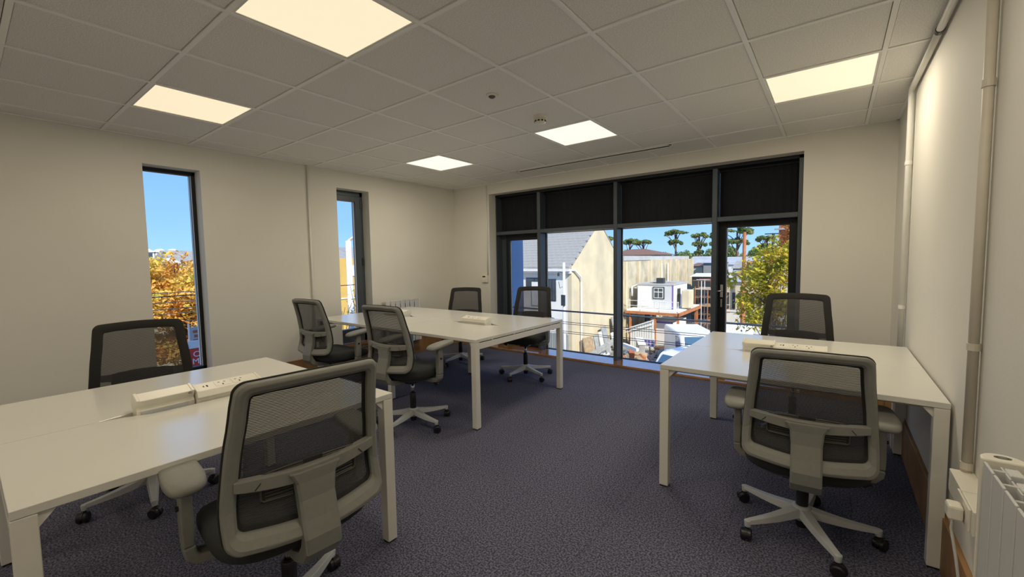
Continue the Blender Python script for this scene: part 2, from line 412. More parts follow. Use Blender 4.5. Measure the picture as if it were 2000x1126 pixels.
s = MB(); s.box(-.965, -.045, -.006, .965, -.028, .01); s.box(-.965, .028, -.006, .965, .045, .01); s.box(-.965, -.045, -.006, -.94, .045, .01); s.box(.94, -.045, -.006, .965, .045, .01)
s.build('frame', 'grid', r); box('slot', 'black_mark', (-.94, -.028, -.0052), (.94, .012, .006), r); box('blade', 'grid', (-.94, .012, -.004), (.94, .028, .006), r)
r = empty('motion_sensor', (2.979, -2.596, RZ+.006), label='small flush white motion sensor with grey dome in a ceiling tile', cat='sensor')
MB().lathe([(.0, 0), (.040, 0), (.042, -.004), (.036, -.009), (.026, -.010), (0, -.010)], 28).build('ring', 'plastic_white', r, smooth=True)
MB().lathe([(.024, -.009), (.022, -.016), (.014, -.022), (0, -.024)], 24).build('dome', 'rad_dark', r, smooth=True)
r = empty('smoke_detector', (2.997, -2.02, RZ+.006), label='round white smoke detector hanging under the ceiling beside a light panel', cat='smoke detector')
MB().lathe([(0, 0), (.052, 0), (.052, -.022), (.047, -.026), (0, -.026)], 28).build('base', 'plastic_white', r, smooth=False)
MB().lathe([(.042, -.026), (.046, -.034), (.044, -.050), (.034, -.058), (0, -.060)], 28).build('head', 'plastic_white', r, smooth=True)
for k in range(10):
    a = 2*PI*k/10; M_ = Matrix.Rotation(a, 4, 'Z')
    MB().box(.043, -.008, -.049, .0475, .008, -.038, M_).build('slot', 'black_mark', r)

# ------------------------------------------------------------------ pipes and wall services
def pipe(name, label, pts, r_, mt='white_paint', n=14, clips=(), cat='pipe'):
    r = empty(name, pts[0], label=label, cat=cat); b = Vector(pts[0])
    MB().tube([Vector(p)-b for p in pts], r_, n).build('tube', mt, r, smooth=True)
    for c in clips:
        c = Vector(c)-b; MB().cyl((c.x, c.y, c.z-.012), (c.x, c.y, c.z+.012), r_*1.22, 14).build('clip', mt, r)
    return r
pipe('conduit', 'thin white conduit pipe running down the left wall between the slot windows', [(.016, -2.376, RZ-.003), (.016, -2.376, .14)], .011, clips=[(.016, -2.376, 1.99), (.016, -2.376, .98)])
pipe('conduit', 'thin white conduit dropping beside the big window to the thermostat', [(.012, -.010, 2.46), (.012, -.010, 1.118)], .008).location = (.703, -.010, 2.46)
pipe('heating_pipe', 'thick white pipe down the right wall onto the white socket box', [(5.281, -2.815, RZ-.003), (5.281, -2.815, .578)], .0140, 'pipe_shaded', clips=[(5.281, -2.815, 1.90), (5.281, -2.815, 1.02), (5.281, -2.815, .60)], n=20, )
pipe('conduit', 'thin white conduit on the right wall just behind the thick pipe', [(5.293, -2.800, RZ-.003), (5.293, -2.800, .578)], .006, clips=[(5.293, -2.800, 1.90), (5.293, -2.800, 1.02)])
pipe('heating_pipe', 'white pipe along the ceiling edge bending down in the far right corner', [(5.278, -1.86, 2.448), (5.278, -.97, 2.448), (5.278, -.93, 2.44), (5.278, -.92, 2.40), (5.278, -.92, .0)], .016, clips=[(5.278, -.92, 1.96), (5.278, -.92, .97)])
pipe('heating_pipe', 'white pipe along the right ceiling edge, near length beyond the dark joint', [(5.278, -1.90, 2.448), (5.278, RY+.02, 2.448)], .016)
MB().cyl((5.278, -1.898, 2.448), (5.278, -1.862, 2.448), .019, 14).build('pipe_joint', 'black_plastic')
tag(bpy.data.objects['pipe_joint'], 'short dark coupling joining the pipe at the top right ceiling edge', 'pipe joint')
r = empty('thermostat', (.648, 0, 1.06), label='small white thermostat on the back wall left of the big window', cat='thermostat')
box('body', 'plastic_white', (-.055, -.028, -.055), (.055, 0, .055), r, bevel=.004)
box('display', 'black_mark', (-.040, -.030, .025), (.018, -.027, .045), r); MB().cyl((.0, -.028, -.015), (.0, -.036, -.015), .018, 20).build('dial', 'plastic_white', r)
r = empty('socket_box', (RX, -2.95, .50), label='white wall socket box under the thick pipe on the right wall', cat='socket')
box('body', 'plastic_white', (-.062, -.19, 0), (0, .14, .078), r, bevel=.003); box('lid', 'plastic_white', (-.064, -.05, .074), (-.002, -.045, .080), r)
box('faceplate', 'plastic_white', (-.068, -.17, .004), (-.062, -.02, .074), r, bevel=.002)
r = empty('power_plug', (RX-.070, -3.06, .535), label='white plug in the socket box beside the panel radiator', cat='plug')
box('body', 'plastic_white', (-.036, -.026, -.024), (0, .026, .024), r, bevel=.008); MB().tube([(-.02, 0, -.02), (-.022, 0, -.06), (-.012, -.02, -.14), (.0, -.02, -.24), (.03, -.03, -.36), (.03, -.10, -.47)], .004, 8).build('cord', 'white_cable', r, smooth=True)
r = empty('cable_box', (5.27, -1.045, 0), label='narrow white cable box with a black knockout behind the right desk', cat='cable box')
box('body', 'plastic_white', (-.03, -.035, 0), (.03, .035, .42), r, bevel=.003); box('knockout', 'black_mark', (-.006, -.0365, .045), (.006, -.034, .065), r)

def radiator(loc, rz, nf, label):
    r = empty('radiator', loc, rz, label=label, cat='radiator', group='white finned electric radiators')
    # local: x along the wall, y from the wall (0) to the room (.085), z up
    H = .60; D = .085
    cap = []
    for k in range(9):
        a = PI*k/8; cap.append((-.045*math.sin(a)+.0, D/2 - D/2*math.cos(a)))
    MB().prism([(.012, 0)] + cap[0:1] + cap[1:-1] + [cap[-1], (.012, D)], 0, H).build('control_cap', 'plastic_white', r, bevel=.004)
    e = MB(); ring = []
    for k in range(24):
        a = 2*PI*k/24; c, s_ = math.cos(a), math.sin(a)
        ring.append([(-.014+.009*c, D/2+.016*s_, H), (-.014+.009*c, D/2+.016*s_, H+.0012), (-.014+.0072*c, D/2+.0135*s_, H+.0012), (-.014+.0072*c, D/2+.0135*s_, H)])
    e.sweep(ring, closed=True); e.box(-.016, D/2-.013, H, -.012, D/2+.013, H+.001)
    e.build('emblem', 'rad_dark', r)
    f0 = None
    for k in range(nf):
        if f0 is None:
            s = MB(); w_ = .073
            s.box(0, D-.006, 0, w_, D, H); s.box(0, 0, .02, w_, .006, H-.01)          # front and rear plates
            s.box(w_*.46, .006, .02, w_*.54, D-.006, H-.004)                       # web
            s.box(0, D*.33, .01, w_, D*.33+.004, H-.006); s.box(0, D*.62, .01, w_, D*.62+.004, H-.006)
            s.box(w_*.2, D*.33, .02, w_*.8, D*.62, H-.003)
            f0 = s.build('fin', 'rad_white', r, bevel=.002, seg=1); o = f0
        else: o = link_copy(f0, r)
        o.location = (.0150 + .082*k, 0, 0)
    box('core', 'rad_dark', (.0135, .010, .015), (.0135+.082*nf, D-.020, H-.05), r)
    box('wall_bracket', 'rad_dark', (.1, -.03, .1), (.14, .007, H-.1), r)
    return r
radiator((RX-.03-.0, -3.385, .22), -PI/2, 7, 'white finned electric radiator on the right wall beside the socket box').rotation_euler = (0, 0, -PI/2)
rr = [o for o in bpy.data.objects if o.name == 'radiator'][0]
# right wall: local y must point to -X, local x to -Y  -> mirror through rotation by +90 and reversed fins
rr.rotation_euler = (0, 0, PI/2); rr.location = (RX-.012, -3.385-.60, .22)
for ch in rr.children:
    if ch.name.startswith(('control_cap', 'emblem')):
        ch.rotation_euler = (0, 0, PI); ch.location = (.6135, .085, 0)
rr.location.y = -3.345-.6135
radiator((.03, -.86, .21), -PI/2, 7, 'white finned radiator on the left wall behind the far desk corner')
r2 = [o for o in bpy.data.objects if o.name.startswith('radiator') and o is not rr][0]
r2.rotation_euler = (0, 0, -PI/2)

# ------------------------------------------------------------------ desks
HT, DH = .725, .67
def desk(loc, rz, nb, label, L=1.19):
    r = empty('bench_desk', loc, rz, label=label, cat='desk', group='white back-to-back bench desks')
    X0 = -L*nb/2
    for b in range(nb):
        a = X0 + L*b
        for sgn in (-1, 1):
            c = L/2
            prof = [(0, 0), (c-.32, 0), (c-.24, .018), (c-.17, .055), (c-.12, .06), (c+.12, .06), (c+.17, .055), (c+.24, .018), (c+.32, 0), (L, 0)]
            poly = [(a+x+(.0008 if x == 0 else (-.0008 if x == L else 0)), sgn*(y+.003)) for x, y in prof] + [(a+L-.0008, sgn*DH), (a+.0008, sgn*DH)]
            o = MB().prism(poly, HT-.025, HT).build('desktop', 'desk_top', r, bevel=.0015, seg=1)
        box('cable_tray', 'desk_leg', (a+.15, -.06, HT-.115), (a+L-.15, .06, HT-.10), r)
        box('beam', 'desk_leg', (a+.04, -DH+.16, HT-.072), (a+L-.04, -DH+.20, HT-.032), r); box('beam', 'desk_leg', (a+.04, DH-.20, HT-.072), (a+L-.04, DH-.16, HT-.032), r)
    leg0 = None
    for b in range(nb+1):
        x = X0 + L*b; xi = x+.0255 if b == 0 else (x-.0255 if b == nb else x)
        for sgn in (-1, 1):
            yy = sgn*(DH-.026) if b in (0, nb) else sgn*(DH-.10)
            if leg0 is None:
                leg0 = MB().box(-.025, -.025, .008, .025, .025, HT-.0265).build('leg', 'desk_leg', r, bevel=.003)
                MB().box(-.021, -.021, 0, .021, .021, .010).build('foot', 'black_plastic', leg0); o = leg0
            else: o = copy_tree(leg0, r)
            o.location = (xi, yy, 0)
            if b in (0, nb):
                k = 1 if b == 0 else -1
                MB().prism([(0, HT-.03), (k*.035, HT-.03), (0, HT-.07)], yy-.012, yy+.012, 'y').build('gusset', 'desk_leg', r, loc=(xi+k*.025, 0, 0))
        ye = DH-.052 if b in (0, nb) else DH-.126
        box('end_rail', 'desk_leg', (xi-.024, -ye, HT-.082), (xi+.024, ye, HT-.034), r, bevel=.002, seg=1)
        for yy in (-.45, -.15, .15, .45): box('spacer', 'desk_leg', (xi-.018, yy-.008, HT-.036), (xi+.018, yy+.008, HT-.025), r)
    return r
desk((1.49-.02, -1.825, 0), 0, 2, 'long four-seat white bench desk in the far left of the room', L=1.21)
desk((4.697, -1.805, 0), 0, 1, 'short two-seat white bench desk against the right wall', L=1.19)
desk((2.567, -4.284, 0), PI/2, 1, 'short two-seat white bench desk nearest the viewer at left', L=1.18)

def module(loc, rz, label, sockets=True, flap=False, L=.26):
    r = empty('power_module', loc, rz, label=label, cat='power module', group='white desktop power modules')
    prof = [(-.040, -.02), (.040, -.02), (.044, .012), (.056, .022), (.046, .050), (-.022, .068), (-.050, .056), (-.056, .024), (-.044, .012)]
    if flap: prof = [(-.040, -.02), (.030, -.02), (.030, .014), (.020, .024), (.040, .058), (-.022, .078), (-.050, .062), (-.056, .024), (-.044, .012)]
    MB().prism([(p[0], p[1]) for p in prof], -L/2, L/2, 'x').build('body', 'plastic_white', r, bevel=.002, seg=1)
    for sx in (-1, 1):
        MB().prism([(p[0]*1.04, p[1]*1.03 + .001) for p in prof], sx*L/2-.006, sx*L/2+.006, 'x').build('end_cap', 'plastic_white', r, bevel=.002, seg=1)
    # sloping face between (.046,.050) and (-.022,.068)
    ang = math.atan2(.050-.068, .046+.022)
    F = Matrix.Translation((0, .012, .0592)) @ Matrix.Rotation(ang, 4, 'X')
    if sockets:
        for k, cx in enumerate((-.045, .025)):
            fp = MB().box(cx-.030, -.026, -.0004, cx+.030, .026, .0012, F).build('socket_plate', 'plastic_white', r, bevel=.001, seg=1)
            s = MB(); s.box(cx-.0025, .006, .0010, cx+.0025, .017, .0018, F)
            s.box(cx-.0155, -.012, .0010, cx-.0075, -.008, .0018, F); s.box(cx+.0075, -.012, .0010, cx+.0155, -.008, .0018, F)
            s.build('pin_holes', 'black_mark', fp)
        s = MB(); s.box(.083, -.008, .0, .089, .008, .0012, F); s.box(.098, -.006, 0, .102, .006, .0012, F); s.build('usb_ports', 'black_mark', r)
    if flap:
        box('groove', 'rad_white', (-L/2+.02, .0305, -.01), (L/2-.01, .034, .012), r)
        MB().cyl((-L/2+.012, .034, .050), (-L/2+.012, .044, .052), .006, 12).build('screw', 'steel', r)
    return r
# local y faces the user; desk faces: left desk user at +X -> rz=-90
module((2.572, -4.395, HT), -PI/2, 'raised closed white cable flap in the middle of the nearest desk', sockets=False, flap=True, L=.19).rotation_euler = (0, 0, -PI/2)
module((2.577, -4.155, HT), -PI/2, 'white twin socket module in the middle of the nearest desk', L=.26)
for o in bpy.data.objects:
    if o.name.startswith('power_module'): o.rotation_euler = (0, 0, -PI/2)
a_ = module((2.10, -1.835, HT), PI, 'white twin socket module on the far four-seat desk, near its open end', L=.30)
a_ = module((.89, -1.835, HT), PI, 'white socket module on the far desk hidden behind a grey chair back', L=.30)
a_ = module((4.52, -1.80, HT), PI, 'closed white cable flap on the desk by the right wall', sockets=False, flap=True, L=.17)
a_ = module((4.74, -1.80, HT), PI, 'white twin socket module on the desk by the right wall', L=.26)

# ------------------------------------------------------------------ office chair
def lerp_tab(tab, z):
    if z <= tab[0][0]: return tab[0][1]
    for (a, b), (c, d) in zip(tab[:-1], tab[1:]):
        if z <= c:
            t = (z-a)/(c-a); t = t*t*(3-2*t)*.35 + t*.65
            return b+(d-b)*t
    return tab[-1][1]
YP = [(.50, -.282), (.56, -.258), (.62, -.246), (.70, -.250), (.80, -.266), (.90, -.290), (1.01, -.322)]
WP = [(.50, .240), (.56, .244), (.62, .243), (.75, .232), (.90, .216), (1.01, .206)]
def SP(x, z, off=0): return (x, lerp_tab(YP, z) + .034*(x/.22)**2 - off, z)
def outline(inset, zb, zt, rb, rt, bow=0):
    pts = []
    def w_(z): return lerp_tab(WP, z) - inset
    NS, NA, NT = 12, 7, 10
    zb_, zt_ = zb+rb, zt-rt
    for i in range(NS+1): z = zb_ + (zt_-zb_)*i/NS; pts.append((w_(z), z))            # right side up
    cx = w_(zt_)-rt
    for i in range(1, NA+1): a = PI/2*i/NA; pts.append((cx+rt*math.cos(a), zt_+rt*math.sin(a)))
    for i in range(1, NT): pts.append((cx-2*cx*i/NT, zt + .006*math.sin(PI*i/NT)))
    for i in range(NA+1): a = PI/2*i/NA; pts.append((-cx-rt*math.sin(a), zt_+rt*math.cos(a)))
    for i in range(1, NS+1): z = zt_ + (zb_-zt_)*i/NS; pts.append((-w_(z), z))
    cx = w_(zb_)-rb
    for i in range(1, NA+1): a = PI/2*i/NA; pts.append((-cx-rb*math.cos(a), zb_-rb*math.sin(a)))
    for i in range(1, NT): pts.append((-cx+2*cx*i/NT, zb - bow*math.sin(PI*i/NT)))
    for i in range(NA): a = PI/2*i/NA; pts.append((cx+rb*math.sin(a), zb_-rb*math.cos(a)))
    return pts
OUT = outline(0, .500, 1.0, .040, .036, .012); INN = outline(.036, .552, .964, .022, .016, .012)
def mid(a, b, t): return (a[0]+(b[0]-a[0])*t, a[1]+(b[1]-a[1])*t)
def ring_mesh(A, B, prof):
    rings = []
    for a, b in zip(A, B): rings.append([SP(*mid(a, b, t), off) for t, off in prof])
    return MB().sweep(rings, closed=True)
def make_chair():
    r = empty('office_chair')
    # frame
    ring_mesh(OUT, INN, [(0, .004), (-.05, .018), (.04, .028), (.30, .034), (.72, .030), (1.0, .020), (1.0, .006), (.9, .004)]).build('back_frame', 'chair_grey', r, bevel=.003)
    # dark fabric rim on the front, wrapping the frame
    ring_mesh(outline(-.004, .497, 1.004, .041, .037, .012), outline(.046, .562, .954, .02, .014, .012), [(0, .006), (.0, -.002), (.1, -.006), (.85, -.004), (1, .0), (.98, .003)]).build('fabric_rim', 'fabric_rim', r, smooth=True)
    # open mesh
    inn = outline(.030, .54, .970, .03, .022, .012)
    vs = []; fs = []; NZ, NX = 30, 14
    for i in range(NZ+1):
        z = .535 + (.975-.535)*i/NZ; w_ = lerp_tab(WP, z)-.026
        for j in range(NX+1): vs.append(SP(-w_+2*w_*j/NX, z, -.001))
    for i in range(NZ):
        for j in range(NX): k = i*(NX+1)+j; fs.append((k, k+1, k+NX+2, k+NX+1))
    MB().add(vs, fs).build('mesh_panel', 'chair_mesh', r, smooth=True)
    # cross bar
    rings = []
    for i in range(17):
        t = -1+2*i/16; x = t*.214; zc = .692 - .015*(1-t*t); hh = .019+.006*(1-t*t)
        rings.append([SP(x, zc-hh, .008), SP(x, zc+hh, .008), SP(x, zc+hh-.003, .034), SP(x, zc-hh+.003, .036)])
    cb = MB().sweep(rings).build('cross_bar', 'chair_grey', r, bevel=.003)
    for sx in (-1, 1):
        s = MB(); M_ = None
        p = [SP(sx*.20, .678, .0355), SP(sx*.20, .704, .0355), SP(sx*.150, .690, .0362), SP(sx*.165, .672, .0366)]
        s.tube([Vector(p[3]), Vector(p[2])], .0014, 6); s.build('seam', 'black_mark', cb)
    # spine
    tab = [(.690, None), (.655, None), (.60, None), (.54, None), (.49, None)]
    rings = []
    for z, _ in tab:
        hw = .078 if z > .68 else (.061 if z > .63 else .056); y = SP(0, z)[1]
        y0, y1 = y-.012, y-.046
        rings.append([(-hw, y0, z), (-hw, y1+.006, z), (-hw+.008, y1, z), (hw-.008, y1, z), (hw, y1+.006, z), (hw, y0, z)])
    for (y0, z0), (y1, z1) in [((-.285, .455), (-.325, .440)), ((-.262, .425), (-.295, .400)), ((-.215, .410), (-.230, .375)), ((-.12, .400), (-.13, .365)), ((-.02, .398), (-.02, .366))]:
        hw = .056
        rings.append([(-hw, y0, z0), (-hw, y1, z1+.004), (-hw+.008, y1, z1), (hw-.008, y1, z1), (hw, y1, z1+.004), (hw, y0, z0)])
    MB().sweep(rings).build('spine', 'chair_grey', r, bevel=.002)
    # lumbar pad
    lp = MB(); rings = []
    for i in range(11):
        t = -1+2*i/10; x = t*.145; zt = .716-.010*t*t; zb = .612+.002*t*t
        rings.append([SP(x, zb, .006), SP(x, zt, .006), SP(x, zt, .013), SP(x, zb, .013)])
    o = lp.sweep(rings).build('lumbar_pad', 'fabric_rim', r, bevel=.003)
    for sx in (-1, 1):
        for k in range(4):
            path = [Vector(SP(sx*(.030+.108*q/6), .713-.007*k-.008*(q/6)**2, .0145)) for q in range(7)]
            MB().tube(path, .0022, 5).build('rib', 'lumbar', o)
            path = [Vector(SP(sx*(.060+.075*q/4), .655-.010*k, .0145)) for q in range(5)]
            MB().tube(path, .0020, 5).build('rib', 'lumbar', o)
        MB().tube([Vector(SP(sx*.06, .618, .0145)), Vector(SP(sx*.138, .620, .0145)), Vector(SP(sx*.145, .626, .0145)), Vector(SP(sx*.147, .68, .0145))], .003, 6).build('rim', 'lumbar', o)
    # seat
    def se(s_, a, b, nn=48, e=3.4, cy=.0):
        P = []
        for k in range(nn):
            t = 2*PI*k/nn; c, q = math.cos(t), math.sin(t)
            P.append((a*s_*math.copysign(abs(c)**(2/e), c), cy + b*s_*math.copysign(abs(q)**(2/e), q)))
        return P
    rings = []
    for z, s_ in ((.408, .80), (.412, .90), (.424, .965), (.445, 1.0), (.465, .995), (.479, .955), (.486, .88), (.487, .7), (.484, .4), (.483, .02)):
        ring = []
        for x, y in se(s_, .250, .245):
            dz = -.040*max(0, (y-.09)/.155)**2 + .018*max(0, (-y-.1)/.14)**2 + .010*(x/.25)**2
            ring.append((x, y, z+dz*(1 if z > .44 else .5)))
        rings.append(ring)
    MB().sweep(rings).build('seat', 'chair_fabric', r, smooth=True)
    MB().sweep([[(x, y, .398) for x, y in se(.78, .25, .245)], [(x, y, .412) for x, y in se(.84, .25, .245)]]).build('seat_pan', 'black_plastic', r)
    # mechanism
    mc = MB().box(-.085, -.13, .365, .085, .11, .400).box(-.05, -.06, .340, .05, .05, .37).build('mechanism', 'black_plastic', r, bevel=.006)
    MB().tube([(.08, .03, .382), (.20, .03, .380), (.225, .03, .372)], .006, 8).build('lever', 'black_plastic', mc, smooth=True)
    s = MB().box(-.022, -.010, -.030, .022, .010, .004, Matrix.Translation((.232, .03, .368)) @ Matrix.Rotation(-.5, 4, 'Y')).build('paddle', 'black_plastic', mc, bevel=.008)
    MB().cyl((.085, -.08, .38), (.115, -.08, .38), .017, 14).build('knob', 'black_plastic', mc)
    # gas lift
    g_ = MB().cyl((0, 0, .25), (0, 0, .350), .0145, 18).build('gas_lift', 'chrome', r, smooth=True)
    MB().lathe([(.021, .125), (.026, .13), (.0265, .262), (.023, .268), (.015, .269)], 20).build('sleeve', 'black_plastic', g_, smooth=True)
    MB().lathe([(0, .030), (.024, .032), (.026, .070), (0, .071)], 18).build('lower_cap', 'black_plastic', g_, smooth=False)
    # arms
    for sx in (-1, 1):
        ar = MB(); s = []
        for x, z, h in ((.13, .388, .022), (.20, .388, .022), (.265, .392, .026), (.285, .405, .03), (.292, .43, .034)):
            q = h/2; dx = .0 if x < .26 else (x-.26)*.4
            s.append([(sx*(x-dx), -.005, z-q), (sx*(x-dx), .055, z-q), (sx*(x-dx*0), .055, z+q), (sx*(x-dx*0), -.005, z+q)])
        s2 = []
        path = [(.12, .385), (.22, .385), (.262, .392), (.280, .412), (.284, .440)]
        for i, (x, z) in enumerate(path):
            p0 = path[max(i-1, 0)]; p1 = path[min(i+1, len(path)-1)]
            d = Vector((p1[0]-p0[0], p1[1]-p0[1])).normalized(); nrm = Vector((-d.y, d.x))*.017
            s2.append([(sx*(x+nrm.x), -.005, z+nrm.y), (sx*(x+nrm.x), .052, z+nrm.y), (sx*(x-nrm.x), .052, z-nrm.y), (sx*(x-nrm.x), -.005, z-nrm.y)])
        arm = ar.sweep(s2).build('armrest', 'chair_grey', r, bevel=.006)
        rings = []
        for z, hy, hx, y0 in ((.441, .0275, .0165, .024), (.50, .0285, .0175, .024), (.58, .0265, .0165, .026), (.645, .0235, .0150, .028), (.662, .036, .018, .026)):
            rings.append([(sx*.284-hx, y0-hy, z), (sx*.284+hx, y0-hy, z), (sx*.284+hx, y0+hy, z), (sx*.284-hx, y0+hy, z)])
        MB().sweep(rings).build('arm_post', 'chair_grey', arm, bevel=.006, seg=3)
        MB().cyl((sx*.301, .024, .565), (sx*.309, .024, .565), .008, 12).build('arm_button', 'black_plastic', arm)
        rings = []
        for z, k in ((.655, .80), (.660, .94), (.668, 1.0), (.678, .99), (.685, .92), (.688, .78), (.689, .4), (.689, .02)):
            ring = []
            for x, y in se(k, .053, .138, 40, 3.2):
                taper = 1 - .12*(y/.125)
                ring.append((sx*.288+x*taper, .045+y, z + .010*(y/.125) - .006*(abs(y)/.125)**3))
            rings.append(ring)
        MB().sweep(rings).build('arm_pad', 'chair_grey', arm, smooth=True)
    # base
    MB().lathe([(0, .068), (.036, .070), (.042, .10), (.040, .130), (.030, .138), (.024, .139)], 24).build('base_hub', 'chair_base', r, smooth=True)
    arm0 = None
    for k in range(5):
        if arm0 is None:
            rings = []
            for q in range(9):
                t = q/8; x = .030+.262*t; hw = .030-.014*t; zt = .130-.034*t-.006*math.sin(PI*t); hh = .040-.022*t
                rings.append([(x, -hw, zt-hh), (x, -hw*.72, zt), (x, hw*.72, zt), (x, hw, zt-hh), (x, hw*.4, zt-hh+.006), (x, -hw*.4, zt-hh+.006)])
            t_ = MB().sweep(rings); t_.lathe([(0, .062), (.013, .063), (.015, .080), (.0155, .093), (0, .0965)], 14, (.292, 0, 0))
            arm0 = t_.build('base_arm', 'chair_base', r, bevel=.002)
            c = MB(); M_ = Matrix.Translation((.300, 0, .028)) @ Matrix.Rotation(.9, 4, 'Z')
            for sy in (-1, 1):
                for (r0, r1, y0, y1) in ((.028, .028, .006, .020), (.028, .022, .020, .024)):
                    rings = [[M_ @ Vector((rr_*math.cos(a), sy*yy, rr_*math.sin(a))) for a in [2*PI*q/20 for q in range(20)]] for rr_, yy in ((r0, y0), (r1, y1))]
                    c.sweep(rings)
            hood = [[M_ @ Vector((rr_*math.cos(a), yy, rr_*math.sin(a))) for rr_, yy in ((.031, -.007), (.031, .007), (.010, .007), (.010, -.007))] for a in [-.1+3.4*q/10 for q in range(11)]]
            c.sweep(hood); c.cyl((.292, 0, .045), (.292, 0, .065), .007, 10)
            c.build('caster', 'black_plastic', arm0, smooth=False, bevel=.001)
            o = arm0
        else: o = copy_tree(arm0, r)
        o['arm_index'] = k; o.rotation_euler = (0, 0, 2*PI*k/5)
    return r
proto = make_chair()
chairs = [  # x, y, back yaw, base phase, height offset, label
    (3.330, -4.243, 84.5, 50, .020, 'largest grey mesh office chair in the foreground, seen from behind at the nearest desk'),
    (4.800, -2.500, 4, 10.45, -.058, 'grey mesh office chair seen from behind at the desk by the right wall'),
    (2.145, -2.685, 4, -2.97, .012, 'grey mesh office chair at the near side of the far desk, full base visible'),
    (1.031, -2.689, 4, 30, .012, 'grey mesh office chair nearest the second slot window, its base hidden behind the front chair'),
    (2.083, -.986, 192.3, -18.7, .010, 'black-fronted office chair facing us against the big window, left bays'),
    (.993, -.935, 205, -12, -.034, 'black-fronted office chair facing us below the thermostat, in the far left corner'),
    (1.738, -4.290, 259.5, -10.9, -.006, 'black-fronted office chair facing us behind the nearest desk by the slot window'),
    (4.668, -1.103, 180.4, 20, .027, 'black-fronted office chair facing us at the far side of the right desk by the wall'),
]
for k, (x, y, yaw, ph, dz, lab) in enumerate(chairs):
    c = proto if k == 0 else copy_tree(proto)
    tag(c, lab, 'chair', 'grey mesh swivel office chairs')
    c.location = (x, y, 0); c.rotation_euler = (0, 0, math.radians(yaw))
    for ch in c.children:
        if 'arm_index' in ch: ch.rotation_euler = (0, 0, math.radians(ph-yaw+72*ch['arm_index']))
        elif not ch.name.startswith(('base_hub',)) and not ch.name.startswith('gas_lift'): ch.location.z = dz
for o in bpy.data.objects:
    if 'arm_index' in o: del o['arm_index']
# loose cables below the far desk and hanging cable under the nearest desk
tag(MB().tube([(1.02, -1.83, .62), (1.0, -1.80, .45), (1.05, -1.75, .25), (.98, -1.65, .05), (.9, -1.5, .006), (.6, -1.3, .006), (.2, -1.1, .012)], .005, 8).build('mains_cable', 'white_cable', smooth=True), 'white mains cable hanging from the far desk to the left wall', 'cable')
tag(MB().tube([(.95, -1.83, .62), (.93, -1.82, .40), (.97, -1.78, .22), (.90, -1.70, .012), (.7, -1.45, .012), (.45, -1.2, .008)], .004, 8).build('mains_cable', 'black_plastic', smooth=True), 'black mains cable hanging from the far desk', 'cable')
r = empty('cable_spine', (2.50, -4.10, 0), label='clear segmented cable spine hanging under the nearest desk', cat='cable spine')
MB().lathe([(0, 0), (.05, 0), (.05, .012), (0, .014)], 16).build('foot', 'white_cable', r)
seg0 = None
for k in range(14):
    if seg0 is None: seg0 = MB().box(-.018, -.013, 0, .018, .013, .032).box(-.010, -.006, .03, .010, .006, .045).build('link', 'ext_white', r, bevel=.003, seg=1); o = seg0
    else: o = link_copy(seg0, r)
    o.location = (.004*math.sin(k*.8), .004*math.cos(k*.7), .014+.041*k)

# ------------------------------------------------------------------ outside
def ray(x, y): return CR*((x-1000)/FPX) - CU*((y-563)/FPX) + CF
def aty(x, y, Y): d = ray(x, y); return CP + d*((Y-CP.y)/d.y)
def atx(x, y, X): d = ray(x, y); return CP + d*((X-CP.x)/d.x)
def atz(x, y, Z): d = ray(x, y); return CP + d*((Z-CP.z)/d.z)
GZ = -4.2
gr = struct(box('ground', 'ground', (-160, -60, GZ-.5), (120, 220, GZ)))
# balustrade wires outside both facades
r = empty('balustrade', (2.7, .55, 0), label='dark steel guard rail with thin wires outside the big window', cat='railing')
def wire(parent, name, pts, r_, mt='steel'):
    b = parent.location; return MB().tube([Vector(p)-b for p in pts], r_, 6).build(name, mt, parent, smooth=True)
zr = [(.565, .013), (.402, .004), (.375, .004), (.262, .004), (.235, .004)]
for i, (z, q) in enumerate(zr):
    wire(r, 'top_rail' if i == 0 else 'wire', [(.45, .55, z+.012), (2.7, .55, z), (4.95, .55, z-.008)], q, 'steel' if i == 0 else 'ext_dark')
for x in (.45, 4.95): MB().box(-.02, -.02, -.6, .02, .02, .58).build('post', 'steel', r, loc=(x-2.7, 0, 0)); MB().box(-.02, -.2, -.60, .02, .02, -.57).build('bracket', 'steel', r, loc=(x-2.7, 0, 0))
r = empty('balustrade', (-.62, -3.6, 0), label='thin horizontal steel wires outside the tall slot window nearest the viewer', cat='railing')
for i, z in enumerate((1.06, .96, .89, .84, .75)): wire(r, 'wire', [(-.62, -4.6, z), (-.62, -3.0, z)], .004)
for y in (-4.6, -3.0): MB().box(-.012, -.012, .3, .012, .012, 1.1).build('post', 'steel', r, loc=(0, y+3.6, 0)); MB().box(0, -.01, .32, .25, .01, .34).build('bracket', 'steel', r, loc=(0, y+3.6, 0))
# wing beside our window, its bluish shade put into the wall colour
struct(box('trim_6', 'shade_blue_wall', (-3.5, .40, GZ), (aty(1022, 520, 3.2).x, 3.2, 3.6)))
